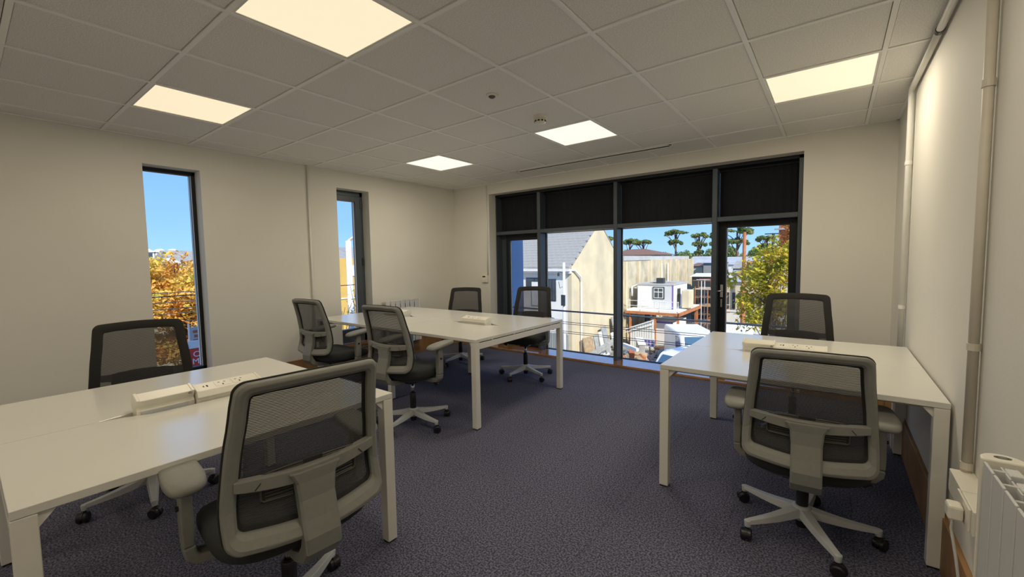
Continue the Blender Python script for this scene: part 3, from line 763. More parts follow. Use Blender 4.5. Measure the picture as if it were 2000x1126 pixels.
# ---- slate-roofed gable house
HX, HY = -6.0, 14.57; AY, AZ = 17.85, 3.45; EZ = 1.0; BY = 21.1
r = empty('gable_house', (HX, HY, GZ), label='cream rendered gable house with grey slate roof through the middle panes', cat='house')
def L(x, y, z): return (x-HX, y-HY, z-GZ)
def P2(name, mt, a, b, par=r, **k): return box(name, mt, L(*a), L(*b), par, **k)
MB().box(-9, 0, 0, -.25, .2, EZ-GZ).build('front_wall', 'render_white', r)
poly = [(HY, GZ), (BY, GZ), (BY, EZ), (AY, AZ), (HY, EZ)]
MB().prism([(a-HY, b-GZ) for a, b in poly], -.25, 0, 'x').build('gable_wall', 'render_cream', r)
sl = math.atan2(AZ-EZ, AY-HY)
s = MB().sweep([[L(HX-9, HY-.25, EZ-.19), L(HX-9, AY, AZ), L(HX-9, AY, AZ+.08), L(HX-9, HY-.25, EZ-.11)], [L(HX+.03, HY-.25, EZ-.19), L(HX+.03, AY, AZ), L(HX+.03, AY, AZ+.08), L(HX+.03, HY-.25, EZ-.11)]])
s.sweep([[L(HX-9, BY+.25, EZ-.19), L(HX-9, AY, AZ), L(HX-9, AY, AZ+.08), L(HX-9, BY+.25, EZ-.11)], [L(HX+.03, BY+.25, EZ-.19), L(HX+.03, AY, AZ), L(HX+.03, AY, AZ+.08), L(HX+.03, BY+.25, EZ-.11)]])
rf = s.build('roof', 'slate', r)
sl0 = None; rows = 17; ll = math.hypot(AZ-EZ+.19, AY-HY+.25)
for i in range(rows):
    for j in range(17):
        if sl0 is None: sl0 = MB().box(.005, 0, 0, .325, ll/rows+.05, .014).build('slate', 'slate', rf); o = sl0
        else: o = link_copy(sl0, rf)
        t = i/rows; y = (HY-.25)+(AY-HY+.25)*t; z = EZ-.11+(AZ+.19-EZ)*t
        o.location = L(HX-.02-.33*(j+1)+(.165 if i % 2 else 0), y, z+.012+random.uniform(0, .006)); o.rotation_euler = (sl-.03, 0, 0)
P2('gutter', 'ext_white', (HX-9, HY-.35, EZ-.30), (HX+.05, HY-.22, EZ-.18)); P2('fascia', 'ext_white', (HX-9, HY-.22, EZ-.42), (HX+.02, HY-.02, EZ-.19))
MB().tube([L(HX-.1, HY-.28, EZ-.25), L(HX+.10, HY+.15, EZ-.25), L(HX+.14, HY+.75, EZ-.62), L(HX+.08, HY+.9, EZ-.9), L(HX+.08, HY+.9, GZ+.1)], .055, 8).build('downpipe', 'ext_white', r)
for (x0, x1, z0, z1) in ((-8.9, -7.75, -.35, .33), (-7.42, -6.95, -.92, .27), (-11.5, -10.2, -.9, .3)):
    wf = P2('window', 'ext_dark', (x0, HY-.03, z0), (x1, HY+.02, z1)); q = MB()
    q.box(*L(x0+.05, HY-.05, z0+.05), *L((x0+x1)/2-.02, HY-.03, z1-.05)); q.box(*L((x0+x1)/2+.02, HY-.05, z0+.05), *L(x1-.05, HY-.03, z1-.05)); q.build('pane', 'ext_glass', wf)
P2('window_sill', 'ext_white', (-8.0, HY-.1, -.44), (-7.7, HY, -.36))
P2('panel', 'ext_white', (-8.5, HY-.06, -1.2), (-8.05, HY, .1))
# street pole with fittings
c = aty(1102, 600, 12.0)
r = empty('utility_pole', (c.x, 12.0, GZ), label='slim pale utility pole in front of the cream gable house', cat='pole')
MB().cyl((0, 0, 0), (0, 0, 1.18-GZ), .085, 10, .06).build('shaft', 'ext_white', r, smooth=True)
s = MB(); s.tube([(0, 0, 4.9), (-.25, -.05, 4.95), (-.32, -.05, 4.8)], .015, 6); s.tube([(0, 0, 4.3), (-.2, -.05, 4.2), (-.25, -.05, 4.5)], .015, 6); s.box(-.3, -.08, 4.75, -.22, -.02, 4.9); s.box(-.1, -.12, 3.4, .1, -.06, 3.9)
s.build('fittings', 'ext_dark', r)
# corrugated hoarding between the house and pole
r = empty('corrugated_fence', (-7.4, 13.6, GZ), label='grey corrugated fence below the white house wall', cat='fence')
for k in range(14):
    if k == 0: p0 = MB().box(0, 0, 0, .085, .05, 1.75).build('rib', 'grey_ribbed', r); o = p0
    else: o = link_copy(p0, r)
    o.location = (k*.12, .02*(k % 2), 0)
box('back_sheet', 'grey_ribbed', (0, .05, 0), (1.7, .08, 1.7), r)
tag(box('pink_board', 'sign_pink', tuple(aty(1028, 678, 10)), tuple(aty(1052, 664, 10)+Vector((0, .05, 0)))), 'small pink board low in the leftmost pane', 'board')
# ---- long stained industrial wall building
r = empty('industrial_building', (-6, 21.4, GZ), label='long low cream concrete building with stained wall bays and pale roof', cat='building')
WZ = 1.16
MB().box(-22, 0, 0, 0, 16.9, WZ-GZ).build('wall', 'render_stain', r)
MB().sweep([[(.05, -.0, WZ-GZ), (.05, 0, WZ-GZ+.30), (-22, 0, WZ-GZ+.75), (-22, 0, WZ-GZ)], [(.05, 5.2, WZ-GZ), (.05, 5.2, WZ-GZ+.30), (-22, 5.2, WZ-GZ+.75), (-22, 5.2, WZ-GZ)]]).build('roof', 'metal_roof', r)
MB().sweep([[(-.3, 5.25, WZ-GZ), (-.3, 5.25, WZ-GZ+.26), (-22, 5.25, WZ-GZ+.7), (-22, 5.25, WZ-GZ)], [(-.3, 16.9, WZ-GZ), (-.3, 16.9, WZ-GZ+.26), (-22, 16.9, WZ-GZ+.7), (-22, 16.9, WZ-GZ)]]).build('roof', 'metal_roof', r)
p0 = None
for k in range(8):
    if p0 is None: p0 = MB().box(-.02, -.14, 0, .12, .14, WZ-GZ-.05).build('pilaster', 'render_cream', r); o = p0
    else: o = link_copy(p0, r)
    o.location = (0, .3+2.35*k, 0)
for y in (7.4, 8.9): MB().tube([(.12, y, WZ-GZ-.3), (.16, y, 1.2)], .06, 8).build('downpipe', 'ext_white', r)
MB().tube([(.2, 1.0, 3.0), (.2, 1.0, 3.6), (.35, 1.6, 3.7), (.4, 2.2, 3.6)], .07, 8).build('flue', 'ext_white', r, smooth=True)
box('doorway', 'ext_dark', (.0, 4.0, .9), (.06, 5.2, 3.2), r)
# brown hipped roof far behind
c = aty(1247, 486, 55)
r = empty('hipped_roof_house', (c.x, 55, GZ), label='distant house with a low brown hipped roof above the pale industrial roof', cat='house')
MB().add([(-4.5, -3, 5.9), (4.5, -3, 5.9), (4.5, 3, 5.9), (-4.5, 3, 5.9), (-1, 0, c.z-GZ), (1, 0, c.z-GZ)], [(0, 1, 5, 4), (1, 2, 5), (2, 3, 4, 5), (3, 0, 4), (0, 3, 2, 1)]).build('roof', 'brown_roof', r); box('wall', 'render_cream', (-4, -2.5, 0), (4, 2.5, 5.9), r)
# ---- site cabin on a steel deck
r = empty('site_cabin', (-4.25, 22.3, -1.94), label='white site cabin with one window standing on the orange steel deck', cat='cabin')
box('body', 'ext_white', (-1.15, 0, 0), (1.15, 3.2, 1.52), r); MB().box(-1.2, -.06, 1.52, 1.2, 3.3, 1.60).build('roof', 'metal_roof', r)
s = MB()
for k in range(20): s.box(-.02+.055*k, -.025, .05, .005+.055*k, 0, 1.45)
s.build('ribs', 'ext_white', r); box('door_panel', 'ext_white', (-1.1, -.04, .1), (-.35, 0, 1.42), r, bevel=.01)
q = box('window', 'ext_dark', (-.10, -.06, .62), (.62, -.02, 1.40), r); box('frame', 'ext_white', (-.04, -.075, .68), (.56, -.06, 1.34), q); s = MB()
s.box(-.0, -.08, .72, .24, -.074, 1.05); s.box(.28, -.08, .72, .52, -.074, 1.05); s.box(0, -.08, 1.1, .24, -.074, 1.3); s.box(.28, -.08, 1.1, .52, -.074, 1.3); s.build('pane', 'ext_glass', q)
q = box('side_door', 'ext_dark', (1.15, .9, .1), (1.19, 1.5, 1.25), r); box('corner_post', 'sign_purple', (1.10, -.03, 0), (1.17, .04, 1.5), r)
s = MB(); s.box(.0, .3, 1.6, .45, .7, 1.95); s.build('roof_box', 'ext_dark', r); MB().tube([(-.6, .8, 1.62), (.3, .9, 1.66), (1.0, 1.2, 1.62)], .03, 6).build('roof_timber', 'timber', r)
tag(box('fuel_tank', 'render_cream', (-2.75, 22.9, -1.90), (-2.25, 23.9, -.75), bevel=.06), 'cream upright tank beside the white site cabin', 'tank')
r = empty('steel_deck', (-4.2, 22, GZ), label='orange steel deck on posts carrying the white site cabin', cat='platform')
box('floor_plate', 'render_white', (-1.55, -.7, 2.10), (1.75, 4.2, 2.24), r)
box('edge_beam', 'rust_orange', (-1.6, -.78, 1.98), (1.75, -.7, 2.14), r); box('edge_beam', 'rust_orange', (1.70, -.78, 1.98), (1.85, 4.2, 2.18), r)
for x in (-1.4, .2, 1.6):
    for y in (-.6, 3.8): box('post', 'rust_orange', (x, y, 0), (x+.12, y+.12, 1.98), r)
for x in (-1.5, -.6, .6, 1.7): MB().cyl((x, -.72, 2.2), (x, -.72, 2.85), .02, 6).build('guard_post', 'ext_white', r)
for z in (2.5, 2.82): MB().cyl((-1.5, -.72, z), (1.75, -.72, z), .018, 6).build('guard_rail', 'ext_white', r)
r = empty('storage_container', (-3.6, 21.9, GZ), label='white storage container under the steel deck', cat='container')
box('body', 'ext_white', (-.85, 0, 0), (.62, 3, 1.45), r); s = MB(); s.box(-.86, -.03, .02, -.80, .0, 1.45); s.box(.57, -.03, .02, .63, 0, 1.45); s.box(-.86, -.03, 1.40, .63, 0, 1.5); s.build('frame', 'sign_purple', r)
# ---- scaffold
r = empty('scaffold', (-2.05, 26.4, GZ), label='tall tangle of scaffold poles with orange braces right of the cabin', cat='scaffold')
rs = random.Random(3)
for i in range(5):
    for j in range(3): MB().cyl((-.75+.42*i, .9*j, 0), (-.75+.42*i, .9*j, rs.uniform(3.2, 4.3)), .028, 6).build('upright', 'ext_white' if i % 2 else 'rust_orange', r)
for j in range(3):
    for k in range(7): MB().cyl((-.9, .9*j+.05, .6*k+.3), (1.15, .9*j+.05, .6*k+.3+rs.uniform(-.05, .05)), .022, 6).build('ledger', 'ext_white' if (k+j) % 2 else 'rust_orange', r)
for k in range(6): MB().cyl((-.7+.3*k, .0, .2+.3*k), (.1+.2*k, .9, 1.3+.4*k), .02, 6).build('brace', 'rust_orange', r)
for k in range(3): box('board', 'timber', (-.8, 0, .95+1.15*k), (1.0, 1.7, 1.0+1.15*k), r)
# ---- rubble, timber, leaning sheets
def heap(name, label, c, rad, n, mts, smin, smax, sd, cat='debris', flat=1):
    r = empty(name, c, label=label, cat=cat); rr_ = random.Random(sd)
    for mt in mts:
        s = MB()
        for _ in range(n):
            a = rr_.uniform(0, 2*PI); d = rad*math.sqrt(rr_.random()); z = max(0, (1-d/rad))*rad*.45*rr_.random()*flat
            M_ = Matrix.Translation((d*math.cos(a), d*math.sin(a), z+.06)) @ Euler((rr_.uniform(-.7, .7), rr_.uniform(-.7, .7), rr_.uniform(0, 6))).to_matrix().to_4x4()
            l = rr_.uniform(smin, smax); w_ = l*rr_.uniform(.15, .7); h = l*rr_.uniform(.05, .35)
            s.box(-l/2, -w_/2, -h/2, l/2, w_/2, h/2, M_)
        tag(s.build('rubble', mt, r), kind='stuff')
    return r
c = atz(1110, 690, GZ+.1); heap('rubble_heap', 'heap of broken slabs and sheets at the foot of the cream gable', (-4.75, 15.1, GZ), .85, 26, ('concrete', 'timber', 'ext_white'), .3, .9, 2)
heap('rubble_heap', 'heap of timber and debris in the middle of the site', (-3.3, 16.9, GZ), .95, 26, ('timber', 'concrete', 'steel', 'rust_orange'), .25, .9, 5)
heap('rubble_heap', 'low strip of grey debris just below the window', (-2.5, 13.4, GZ), 1.2, 40, ('concrete', 'ext_dark', 'ext_white', 'timber'), .2, .8, 8, flat=.5)
heap('rubble_heap', 'brown pile of earth and timber beside the white van', (-2.5, 19.3, GZ), .75, 26, ('timber', 'rust_orange'), .3, .9, 9)
heap('rubble_heap', 'white and grey debris under the scaffold', (-1.2, 22.6, GZ), 1.0, 30, ('ext_white', 'concrete', 'ext_dark'), .2, .8, 12)
rs = random.Random(4)
for k, (x, y, mt, w_, h) in enumerate(((-5.75, 15.6, 'timber', .9, 1.3), (-5.7, 16.5, 'tarp', .45, 1.3), (-5.7, 17.1, 'ext_white', .35, 1.4), (-5.75, 17.9, 'tarp', .7, 1.6), (-5.75, 18.8, 'ext_white', .3, 1.1), (-5.72, 19.5, 'tarp', .8, 2.0))):
    o = MB().box(-.03, -w_/2, 0, .03, w_/2, h).build('leaning_sheet', mt, loc=(x+.35, y, GZ)); o.rotation_euler = (rs.uniform(-.05, .05), -.22, rs.uniform(-.1, .1))
    tag(o, ['brown plywood sheet leaning at the foot of the cream gable', 'narrow grey sheet leaning beside the brown plywood', 'narrow white board leaning on the cream gable wall', 'wide grey tarpaulined sheet leaning on the gable wall', 'short white board leaning near the far end of the gable', 'tallest grey sheet leaning at the right end of the gable wall'][k], 'sheet', 'sheets leaning on the gable wall')
def beamo(label, a, b, th, mt='timber', name='timber_beam'):
    a, b = Vector(a), Vector(b); d = b-a; o = MB().box(-th/2, -th/2, 0, th/2, th/2, d.length).build(name, mt, bevel=.01); o.location = a; o.rotation_euler = d.to_track_quat('Z', 'Y').to_euler(); tag(o, label, 'beam'); return o
a = atz(1155, 693, -3.5); b = atz(1200, 665, -3.2)
beamo('thick pale beam lying diagonally across the rubble left of the mullion', a, b, .22, 'concrete')
beamo('sloping pale roof timber right of the central mullion', atz(1217, 672, -2.9), atz(1245, 683, -2.9), .16, 'render_white')
beamo('orange brick-coloured short post below the sloping timber', atz(1234, 705, -4.1), atz(1234, 684, -3.1)*1.0, .26, 'brick_red', 'short_post')
beamo('tan plank standing against the ribbed fence', atz(1272, 662, -3.9), atz(1265, 628, -2.6), .1); beamo('second tan plank beside the dark column', atz(1279, 664, -3.9), atz(1276, 620, -2.4), .14, 'rust_orange')
# ribbed fence in front of the long wall, sloping rail on it
r = empty('ribbed_fence', (-5.2, 20.6, GZ), label='pale ribbed fence panel left of the storage container', cat='fence')
for k in range(10):
    if k == 0: p0 = MB().box(0, 0, 0, .12, .04, 1.5).build('rib', 'render_white', r); o = p0
    else: o = link_copy(p0, r)
    o.location = (k*.15, 0, .0); o.scale = (1, 1, .75+.045*k)
box('back_sheet', 'render_white', (0, .05, 0), (1.5, .08, 1.15), r)
MB().cyl((-.3, -.1, 1.05), (1.5, -.1, 1.75), .04, 6).build('sloping_rail', 'ext_white', r); MB().cyl((-.3, -.1, .85), (1.5, -.1, 1.5), .03, 6).build('sloping_rail', 'ext_white', r)
r = empty('concrete_trough', atz(1252, 700, GZ), .45, label='grey concrete block wall section at the foot of the window view', cat='block wall')
box('body', 'concrete', (-.2, -.9, 0), (.12, .9, .95), r, bevel=.02); box('capping', 'render_white', (-.24, -.95, .95), (.16, .95, 1.02), r)
c = atz(1268, 674, -3.4)
r = empty('notice_board', (c.x, c.y, GZ), -.2, label='small blue and white notice board standing in the site debris', cat='sign')
box('board', 'sign_white', (-.32, 0, .72), (.32, .04, 1.15), r); s = MB()
for i in range(2):
    for j in range(3): s.box(-.28+.2*j, -.01, .78+.17*i, -.14+.2*j, 0, .90+.17*i)
s.build('blue_panels', 'sign_purple', r); box('post', 'timber', (-.03, .04, 0), (.03, .08, .9), r)
# cable reel
r = empty('cable_reel', tuple(atz(1293, 700, GZ)), .7, label='large grey cable reel lying on its side in the rubble', cat='reel')
MB().lathe([(.18, 0), (.5, 0), (.5, .08), (.2, .09), (.2, .3), (.5, .31), (.5, .38), (.18, .38)], 20).build('drum', 'concrete', r).rotation_euler = (1.1, 0, .3)
# ---- vans
def van(loc, rz, label):
    r = empty('van', loc, rz, label=label, cat='van', group='pale vans parked on the site')
    prof = [(-2.2, .35), (2.25, .35), (2.3, .8), (2.2, 1.05), (1.5, 1.2), (.95, 1.85), (.7, 1.95), (-2.1, 1.98), (-2.25, 1.8)]
    rings = []
    for y, k, dz in ((-.88, .97, -.06), (-.80, 1, 0), (.80, 1, 0), (.88, .97, -.06)): rings.append([(p[0]*k, y, p[1]+(dz if p[1] > 1.5 else 0)) for p in prof])
    MB().sweep(rings).build('body', 'ext_white', r, bevel=.04)
    MB().add([(1.52, -.74, 1.23), (1.52, .74, 1.23), (1.0, .66, 1.84), (1.0, -.66, 1.84), (1.49, -.74, 1.20), (1.49, .74, 1.20), (.97, .66, 1.80), (.97, -.66, 1.80)], [(0, 1, 2, 3), (7, 6, 5, 4), (0, 4, 5, 1), (1, 5, 6, 2), (2, 6, 7, 3), (3, 7, 4, 0)]).build('windscreen', 'van_glass', r)
    for sy in (-1, 1): MB().prism([(1.25, 1.22), (.85, 1.78), (.25, 1.78), (.25, 1.22)], sy*.872, sy*.892, 'y').build('side_window', 'van_glass', r)
    for x in (-1.35, 1.45):
        for sy in (-1, 1): MB().cyl((x, sy*.72, .34), (x, sy*.90, .34), .34, 18).build('wheel', 'black_plastic', r)
    for sy in (-1, 1): box('headlamp', 'ext_glass', (2.18, sy*.55-.15, .82), (2.3, sy*.55+.15, .98), r)
van((-.45, 16.6, GZ), math.radians(-60), 'white van parked beyond the right desk, its long roof in view')
van((.75, 12.0, GZ), math.radians(-112), 'pale van nearest the window with a blue windscreen, half hidden by the desk')
# ---- warehouses on the right
def shed(name, label, x0, x1, y, zt, zw, dep, wm='render_white', rm='metal_roof', cat='warehouse', wins=0):
    a = aty(x0, 500, y); b = aty(x1, 500, y); r = empty(name, ((a.x+b.x)/2, y, GZ), label=label, cat=cat); w_ = (b.x-a.x)/2
    box('wall', wm, (-w_, 0, 0), (w_, dep, zw-GZ), r)
    MB().prism([(-.2, zw-GZ), (dep/2, zt-GZ), (dep+.2, zw-GZ)], -w_-.15, w_+.15, 'x').build('roof', rm, r)
    for k in range(wins):
        cx = -w_ + 2*w_*(k+.5)/wins; box('window', 'ext_dark', (cx-w_/wins*.5, -.05, (zw-GZ)*.45), (cx+w_/wins*.5, 0, (zw-GZ)*.78), r)
    return r
def zy(x, y, Y): return aty(x, y, Y).z
shed('warehouse', 'far white warehouse roof left of the right-hand sash', 1340, 1404, 62, zy(1390, 500, 65), zy(1390, 517, 62), 9)
shed('warehouse', 'low cream store with a brown eave behind the scaffold', 1352, 1372, 44, zy(1360, 513, 46), zy(1360, 519, 44), 6, 'render_cream', 'brown_roof')
shed('warehouse', 'pale blue ribbed shed behind the scaffold', 1374, 1400, 42, zy(1385, 505, 44), zy(1385, 513, 42), 6, 'grey_ribbed', wins=0)
shed('warehouse', 'white warehouse with a long bright roof in the right sash', 1410, 1530, 58, zy(1440, 501, 62), zy(1440, 516, 58), 10, wins=6)
shed('warehouse', 'grey roofed cottage-like shed in the right sash', 1432, 1455, 46, zy(1440, 509, 49), zy(1440, 524, 46), 6, 'grey_ribbed', 'slate')
shed('warehouse', 'cream hut with a grey roof in front of the sheds', 1431, 1456, 36, zy(1440, 526, 38), zy(1440, 533, 36), 4, 'render_cream', 'slate')
shed('warehouse', 'long low building with dark windows behind the yellow tree', 1458, 1560, 42, zy(1480, 512, 45), zy(1480, 521, 42), 6, 'render_white', wins=9)
shed('warehouse', 'low white flat building across the middle of the right sash', 1405, 1560, 30, zy(1450, 546, 33), zy(1450, 550, 30), 5, 'render_cream', 'metal_roof', wins=12)
shed('warehouse', 'brown-topped low store behind the deck and scaffold', 1352, 1400, 33, zy(1390, 533, 35), zy(1390, 540, 33), 4, 'ext_dark', 'ext_white')
r = empty('yard_wall', (2.2, 29.2, GZ), label='long pale yard wall with a white coping behind the yellow tree', cat='wall')
box('wall', 'render_white', (-4.0, 0, 0), (5, .25, 1.5), r); box('coping', 'ext_white', (-4.0, -.05, 1.5), (5, .3, 1.6), r)
tag(box('green_skip', 'metal_roof', (2.0, 15.4, GZ), (4.0, 17.0, GZ+1.3), bevel=.05), 'pale skip container behind the yellow tree', 'skip')
tag(box('flat_roof_store', 'render_white', (.35, 17.5, GZ), (1.6, 20.5, GZ+1.9), bevel=.04), 'white store beside the mast seen under the sash handle', 'shed')
# mast and posts
c = aty(1453, 520, 27); r = empty('mast', (c.x, 27, GZ), label='rusty brown mast in the right-hand sash', cat='mast')
MB().cyl((0, 0, 0), (0, 0, zy(1453, 453, 27)-GZ), .17, 8, .10).build('shaft', 'rust_orange', r); box('crosspiece', 'rust_orange', (-.35, -.05, 4.3), (.35, .05, 4.4), r)
c = aty(1509, 520, 28.4); r = empty('mast', (c.x, 28.4, GZ), label='thin dark pole behind the yellow tree', cat='mast')
MB().cyl((0, 0, 0), (0, 0, zy(1509, 455, 28.4)-GZ), .09, 8).build('shaft', 'ext_dark', r); MB().cyl((-.5, 0, 7.0), (.5, 0, 7.0), .04, 6).build('crosspiece', 'ext_dark', r)
# red brick tower
a = aty(1520, 500, 35.6); b = aty(1590, 500, 35.6)
r = empty('brick_tower', ((a.x+b.x)/2, 35.6, GZ), label='tall red brick block at the far right behind the yellow tree', cat='building'); w_ = (b.x-a.x)/2
box('wall', 'brick_red', (-w_, 0, 0), (w_, 6, zy(1530, 425, 37)-GZ), r); box('cornice', 'concrete', (-w_-.3, -.3, zy(1530, 450, 37)-GZ), (w_, 0, zy(1530, 447, 37)-GZ), r)
box('lower_band', 'render_cream', (-w_, -.3, 2), (w_, 0, zy(1540, 505, 37)-GZ), r)
# ---- trees
def foliage(name, mt, par, blobs, n, size, sd, cards=5, droop=.5):
    rr_ = random.Random(sd); s = MB(); vol = [b[3]*b[4]*b[5] for b in blobs]; tot = sum(vol)
    for b, v in zip(blobs, vol):
        for _ in range(int(n*v/tot)):
            while True:
                p = Vector((rr_.uniform(-1, 1), rr_.uniform(-1, 1), rr_.uniform(-1, 1)))
                if .25 < p.length < 1: break
            p = Vector((b[0]+p.x*b[3], b[1]+p.y*b[4], b[2]+p.z*b[5]))
            e = Euler((rr_.uniform(-1, 1), rr_.uniform(-1, 1), rr_.uniform(0, 6.3))).to_matrix(); q = size*rr_.uniform(.6, 1.3)
            pts = [(-q, 0, 0), (-q*.3, -q*.55, q*.15), (q, 0, -q*.2), (-q*.3, q*.55, q*.15)]
            s.add([p + e @ Vector(v) for v in pts], [(0, 1, 2, 3)])
    return tag(s.build(name, mt, par, fix=False), kind='stuff')
def tree(name, label, loc, h, blobs, lm, n, size, sd, bark='bark', rt=.12, nb=7, cat='tree', group=None):
    r = empty(name, loc, label=label, cat=cat, group=group); rr_ = random.Random(sd)
    MB().tube([(0, 0, 0), (rr_.uniform(-.1, .1)*rt*4, 0, h*.5), (0, rr_.uniform(-.1, .1)*rt*4, h)], rt, 8, rt*.5).build('trunk', bark, r, smooth=True)
    for k in range(min(nb, len(blobs)*2)):
        b = blobs[k % len(blobs)]; z0 = h*rr_.uniform(.55, .98); t = Vector((b[0]+rr_.uniform(-.4, .4)*b[3], b[1]+rr_.uniform(-.4, .4)*b[4], b[2]))
        MB().tube([(0, 0, z0), tuple(Vector((0, 0, z0)).lerp(t, .5)+Vector((0, 0, .08*h*.3))), tuple(t)], rt*.38, 6, rt*.12).build('branch', bark, r, smooth=True)
    foliage('foliage', lm, r, blobs, n, size, sd+1)
    return r
def clus(rr_, cx, cy, cz, rx, ry, rz, k, f=.42):
    B = []
    for _ in range(k):
        a = rr_.uniform(0, 2*PI); u = rr_.uniform(-1, 1); d = rr_.random()**.4; q = math.sqrt(1-u*u)
        B.append((cx+rx*d*q*math.cos(a)*.75, cy+ry*d*q*math.sin(a)*.75, cz+rz*d*u*.75, rx*f*rr_.uniform(.6, 1.2), ry*f*rr_.uniform(.6, 1.2), rz*f*rr_.uniform(.6, 1.2)))
    return B
R_ = random.Random(21)
# yellow-green maple right outside the right-hand sash
t0 = aty(1500, 560, 7.5)
tree('maple_tree', 'yellow green maple with loose leaves close outside the right-hand sash', (t0.x+.1, 7.5, GZ), 4.6, clus(R_, -.12, .2, 4.75, 1.18, .9, 1.55, 44, .22), 'leaf_yellow', 4600, .060, 31, rt=.05, nb=12)
t1 = aty(1540, 480, 9.5)
tree('maple_tree', 'red-orange leafed tree in the upper right corner of the right sash', (t1.x+.1, 9.5, GZ), 5.4, clus(R_, 0, 0, 5.9, .75, .9, 1.1, 18, .32), 'leaf_red', 2000, .06, 33, rt=.06)
# orange tree outside the left slot window
tree('autumn_tree', 'large orange and gold autumn tree filling the tall slot window', (-12.6, -.3, GZ), 4.3, clus(R_, 0, 0, 4.75, 2.6, 2.7, 1.35, 46, .34), 'leaf_orange', 15000, .085, 35, rt=.14, nb=12)
foliage('lower_foliage', 'leaf_orange', [o for o in bpy.data.objects if o.name == 'autumn_tree'][0], clus(R_, .6, -.2, 3.1, 1.8, 2.0, .8, 18, .36), 4000, .08, 36)
# pines along the horizon
def pine(px_, ytop, ybot, Y, wpx, label, sd, trunk=True, n=1500, layers=1):
    Y += 18
    rr_ = random.Random(sd); k = (Y-CP.y)/ray(px_, 500).y/FPX   # metres per pixel at that depth (real size)
    c = aty(px_, ytop, Y); zt = c.z; zb = aty(px_, ybot, Y).z; w_ = wpx*k/2; hc = max(w_*.30, (zt-zb)*.14); B = []
    for l in range(layers):
        z = zt-hc - l*(zt-zb)*.36; ww = w_*(1-.22*l)
        for q in range(24):
            a_ = rr_.uniform(-.8, .8)
            B.append((a_*ww, rr_.uniform(-.6, .6)*ww, z-GZ+hc*(.45-.9*a_*a_+rr_.uniform(-.6, .35)), ww*rr_.uniform(.14, .26), ww*.3, hc*rr_.uniform(.22, .42)))
    tree('pine_tree', label, (c.x, Y, GZ), zt-GZ-hc*.8, B, 'leaf_pine', n*2, .17, sd, 'pine_bark', rt=.26 if trunk else .15, nb=10, group='pines along the skyline')
pine(1230, 466, 496, 62, 46, 'umbrella pine crown just right of the central mullion', 51)
pine(1256, 468, 498, 60, 34, 'umbrella pine behind the brown hipped roof', 52)
pine(1320, 447, 500, 62, 44, 'tallest umbrella pine with a tall bare trunk in the third bay', 53, layers=2, n=2000)
pine(1366, 453, 500, 60, 34, 'layered pine right of the tallest umbrella pine', 54, layers=3, n=2000)
pine(1396, 452, 500, 64, 26, 'pine partly hidden by the third mullion', 55, layers=3)
pine(1440, 443, 500, 58, 60, 'broad umbrella pine at the top left of the right sash', 56, layers=2, n=2600)
pine(1190, 462, 490, 60, 30, 'pine peeping beside the cream gable', 57)
pine(1497, 460, 500, 66, 44, 'bushy pine in the middle of the right sash skyline', 58, layers=3, n=2000)
for k, (x0, x1, yt, Y, lab) in enumerate(((1205, 1300, 489, 92, 'low dark tree belt behind the pale industrial roof'), (1285, 1400, 484, 98, 'dense green tree belt under the tall pines'), (1400, 1480, 482, 104, 'green tree belt at left of the right sash'), (1478, 1575, 478, 92, 'green tree belt behind the yellow maple'))):
    a = aty(x0, yt, Y); b = aty(x1, yt, Y); rr_ = random.Random(60+k); r = empty('tree_belt', ((a.x+b.x)/2, Y, GZ), label=lab, cat='trees'); w_ = (b.x-a.x)/2; h = a.z-GZ; B = []
    for _ in range(20): B.append((rr_.uniform(-1, 1)*w_, rr_.uniform(-1.5, 1.5), h*rr_.uniform(.45, .86), w_*.16, 2, h*rr_.uniform(.1, .2)))
    foliage('foliage', 'leaf_pine', r, B, 4200, .30, 70+k)
    s = MB()
    for _ in range(8): x = rr_.uniform(-w_, w_); s.cyl((x, 0, 0), (x, 0, h*.7), .2, 6)
    s.build('trunks', 'pine_bark', r)
# ---- street side (left slot windows)
def row(name, label, X, y0, y1, zw, zt, wm, rm, dep=8, dorm=0, cat='house'):
    r = empty(name, (X, (y0+y1)/2, GZ), label=label, cat=cat); h = (y1-y0)/2
    box('wall', wm, (-dep, -h, 0), (0, h, zw-GZ), r)
    MB().prism([(-.3, zw-GZ), (-dep/2, zt-GZ), (-dep+.3, zw-GZ)][::1], -h-.2, h+.2, 'y').build('roof', rm, r)
    for k in range(dorm):
        y = -h + 2*h*(k+.5)/dorm; d = MB(); zb = zw-GZ-.35
        d.box(-.9, y-.42, zb, .12, y+.42, zb+.7); d = d.build('dormer', 'ext_white', r)
        MB().prism([(y-.5, zb+.7), (y, zb+1.0), (y+.5, zb+.7)], -1.2, .25, 'x').build('gable', 'ext_white', d); box('pane', 'ext_glass', (.12, y-.28, zb+.12), (.15, y+.28, zb+.62), d)
    return r
X = -42
row('terrace_house', 'white dormered terrace on the skyline in the tall slot window', X, atx(284, 500, X).y-3, atx(352, 500, X).y, atx(320, 500, X).z, atx(320, 487, X).z, 'render_white', 'slate', 8, 6)
X = -30
row('terrace_house', 'grey gabled roof at the right of the tall slot window', X, atx(352, 500, X).y, atx(392, 500, X).y+1, atx(365, 512, X).z, atx(365, 486, X).z, 'yellow_wall', 'slate', 7, 0)
X = -22
row('terrace_house', 'nearer grey roof with a white dormer behind the orange tree', X, atx(292, 520, X).y, atx(395, 520, X).y+1, atx(350, 528, X).z, atx(350, 503, X).z, 'render_cream', 'slate', 7, 2)
X = -17
row('yellow_building', 'yellow walled building with grey roof in the second slot window', X, atx(640, 500, X).y-1, atx(720, 500, X).y+4, atx(670, 504, X).z, atx(670, 477, X).z, 'yellow_wall', 'slate', 8, 0, 'building')
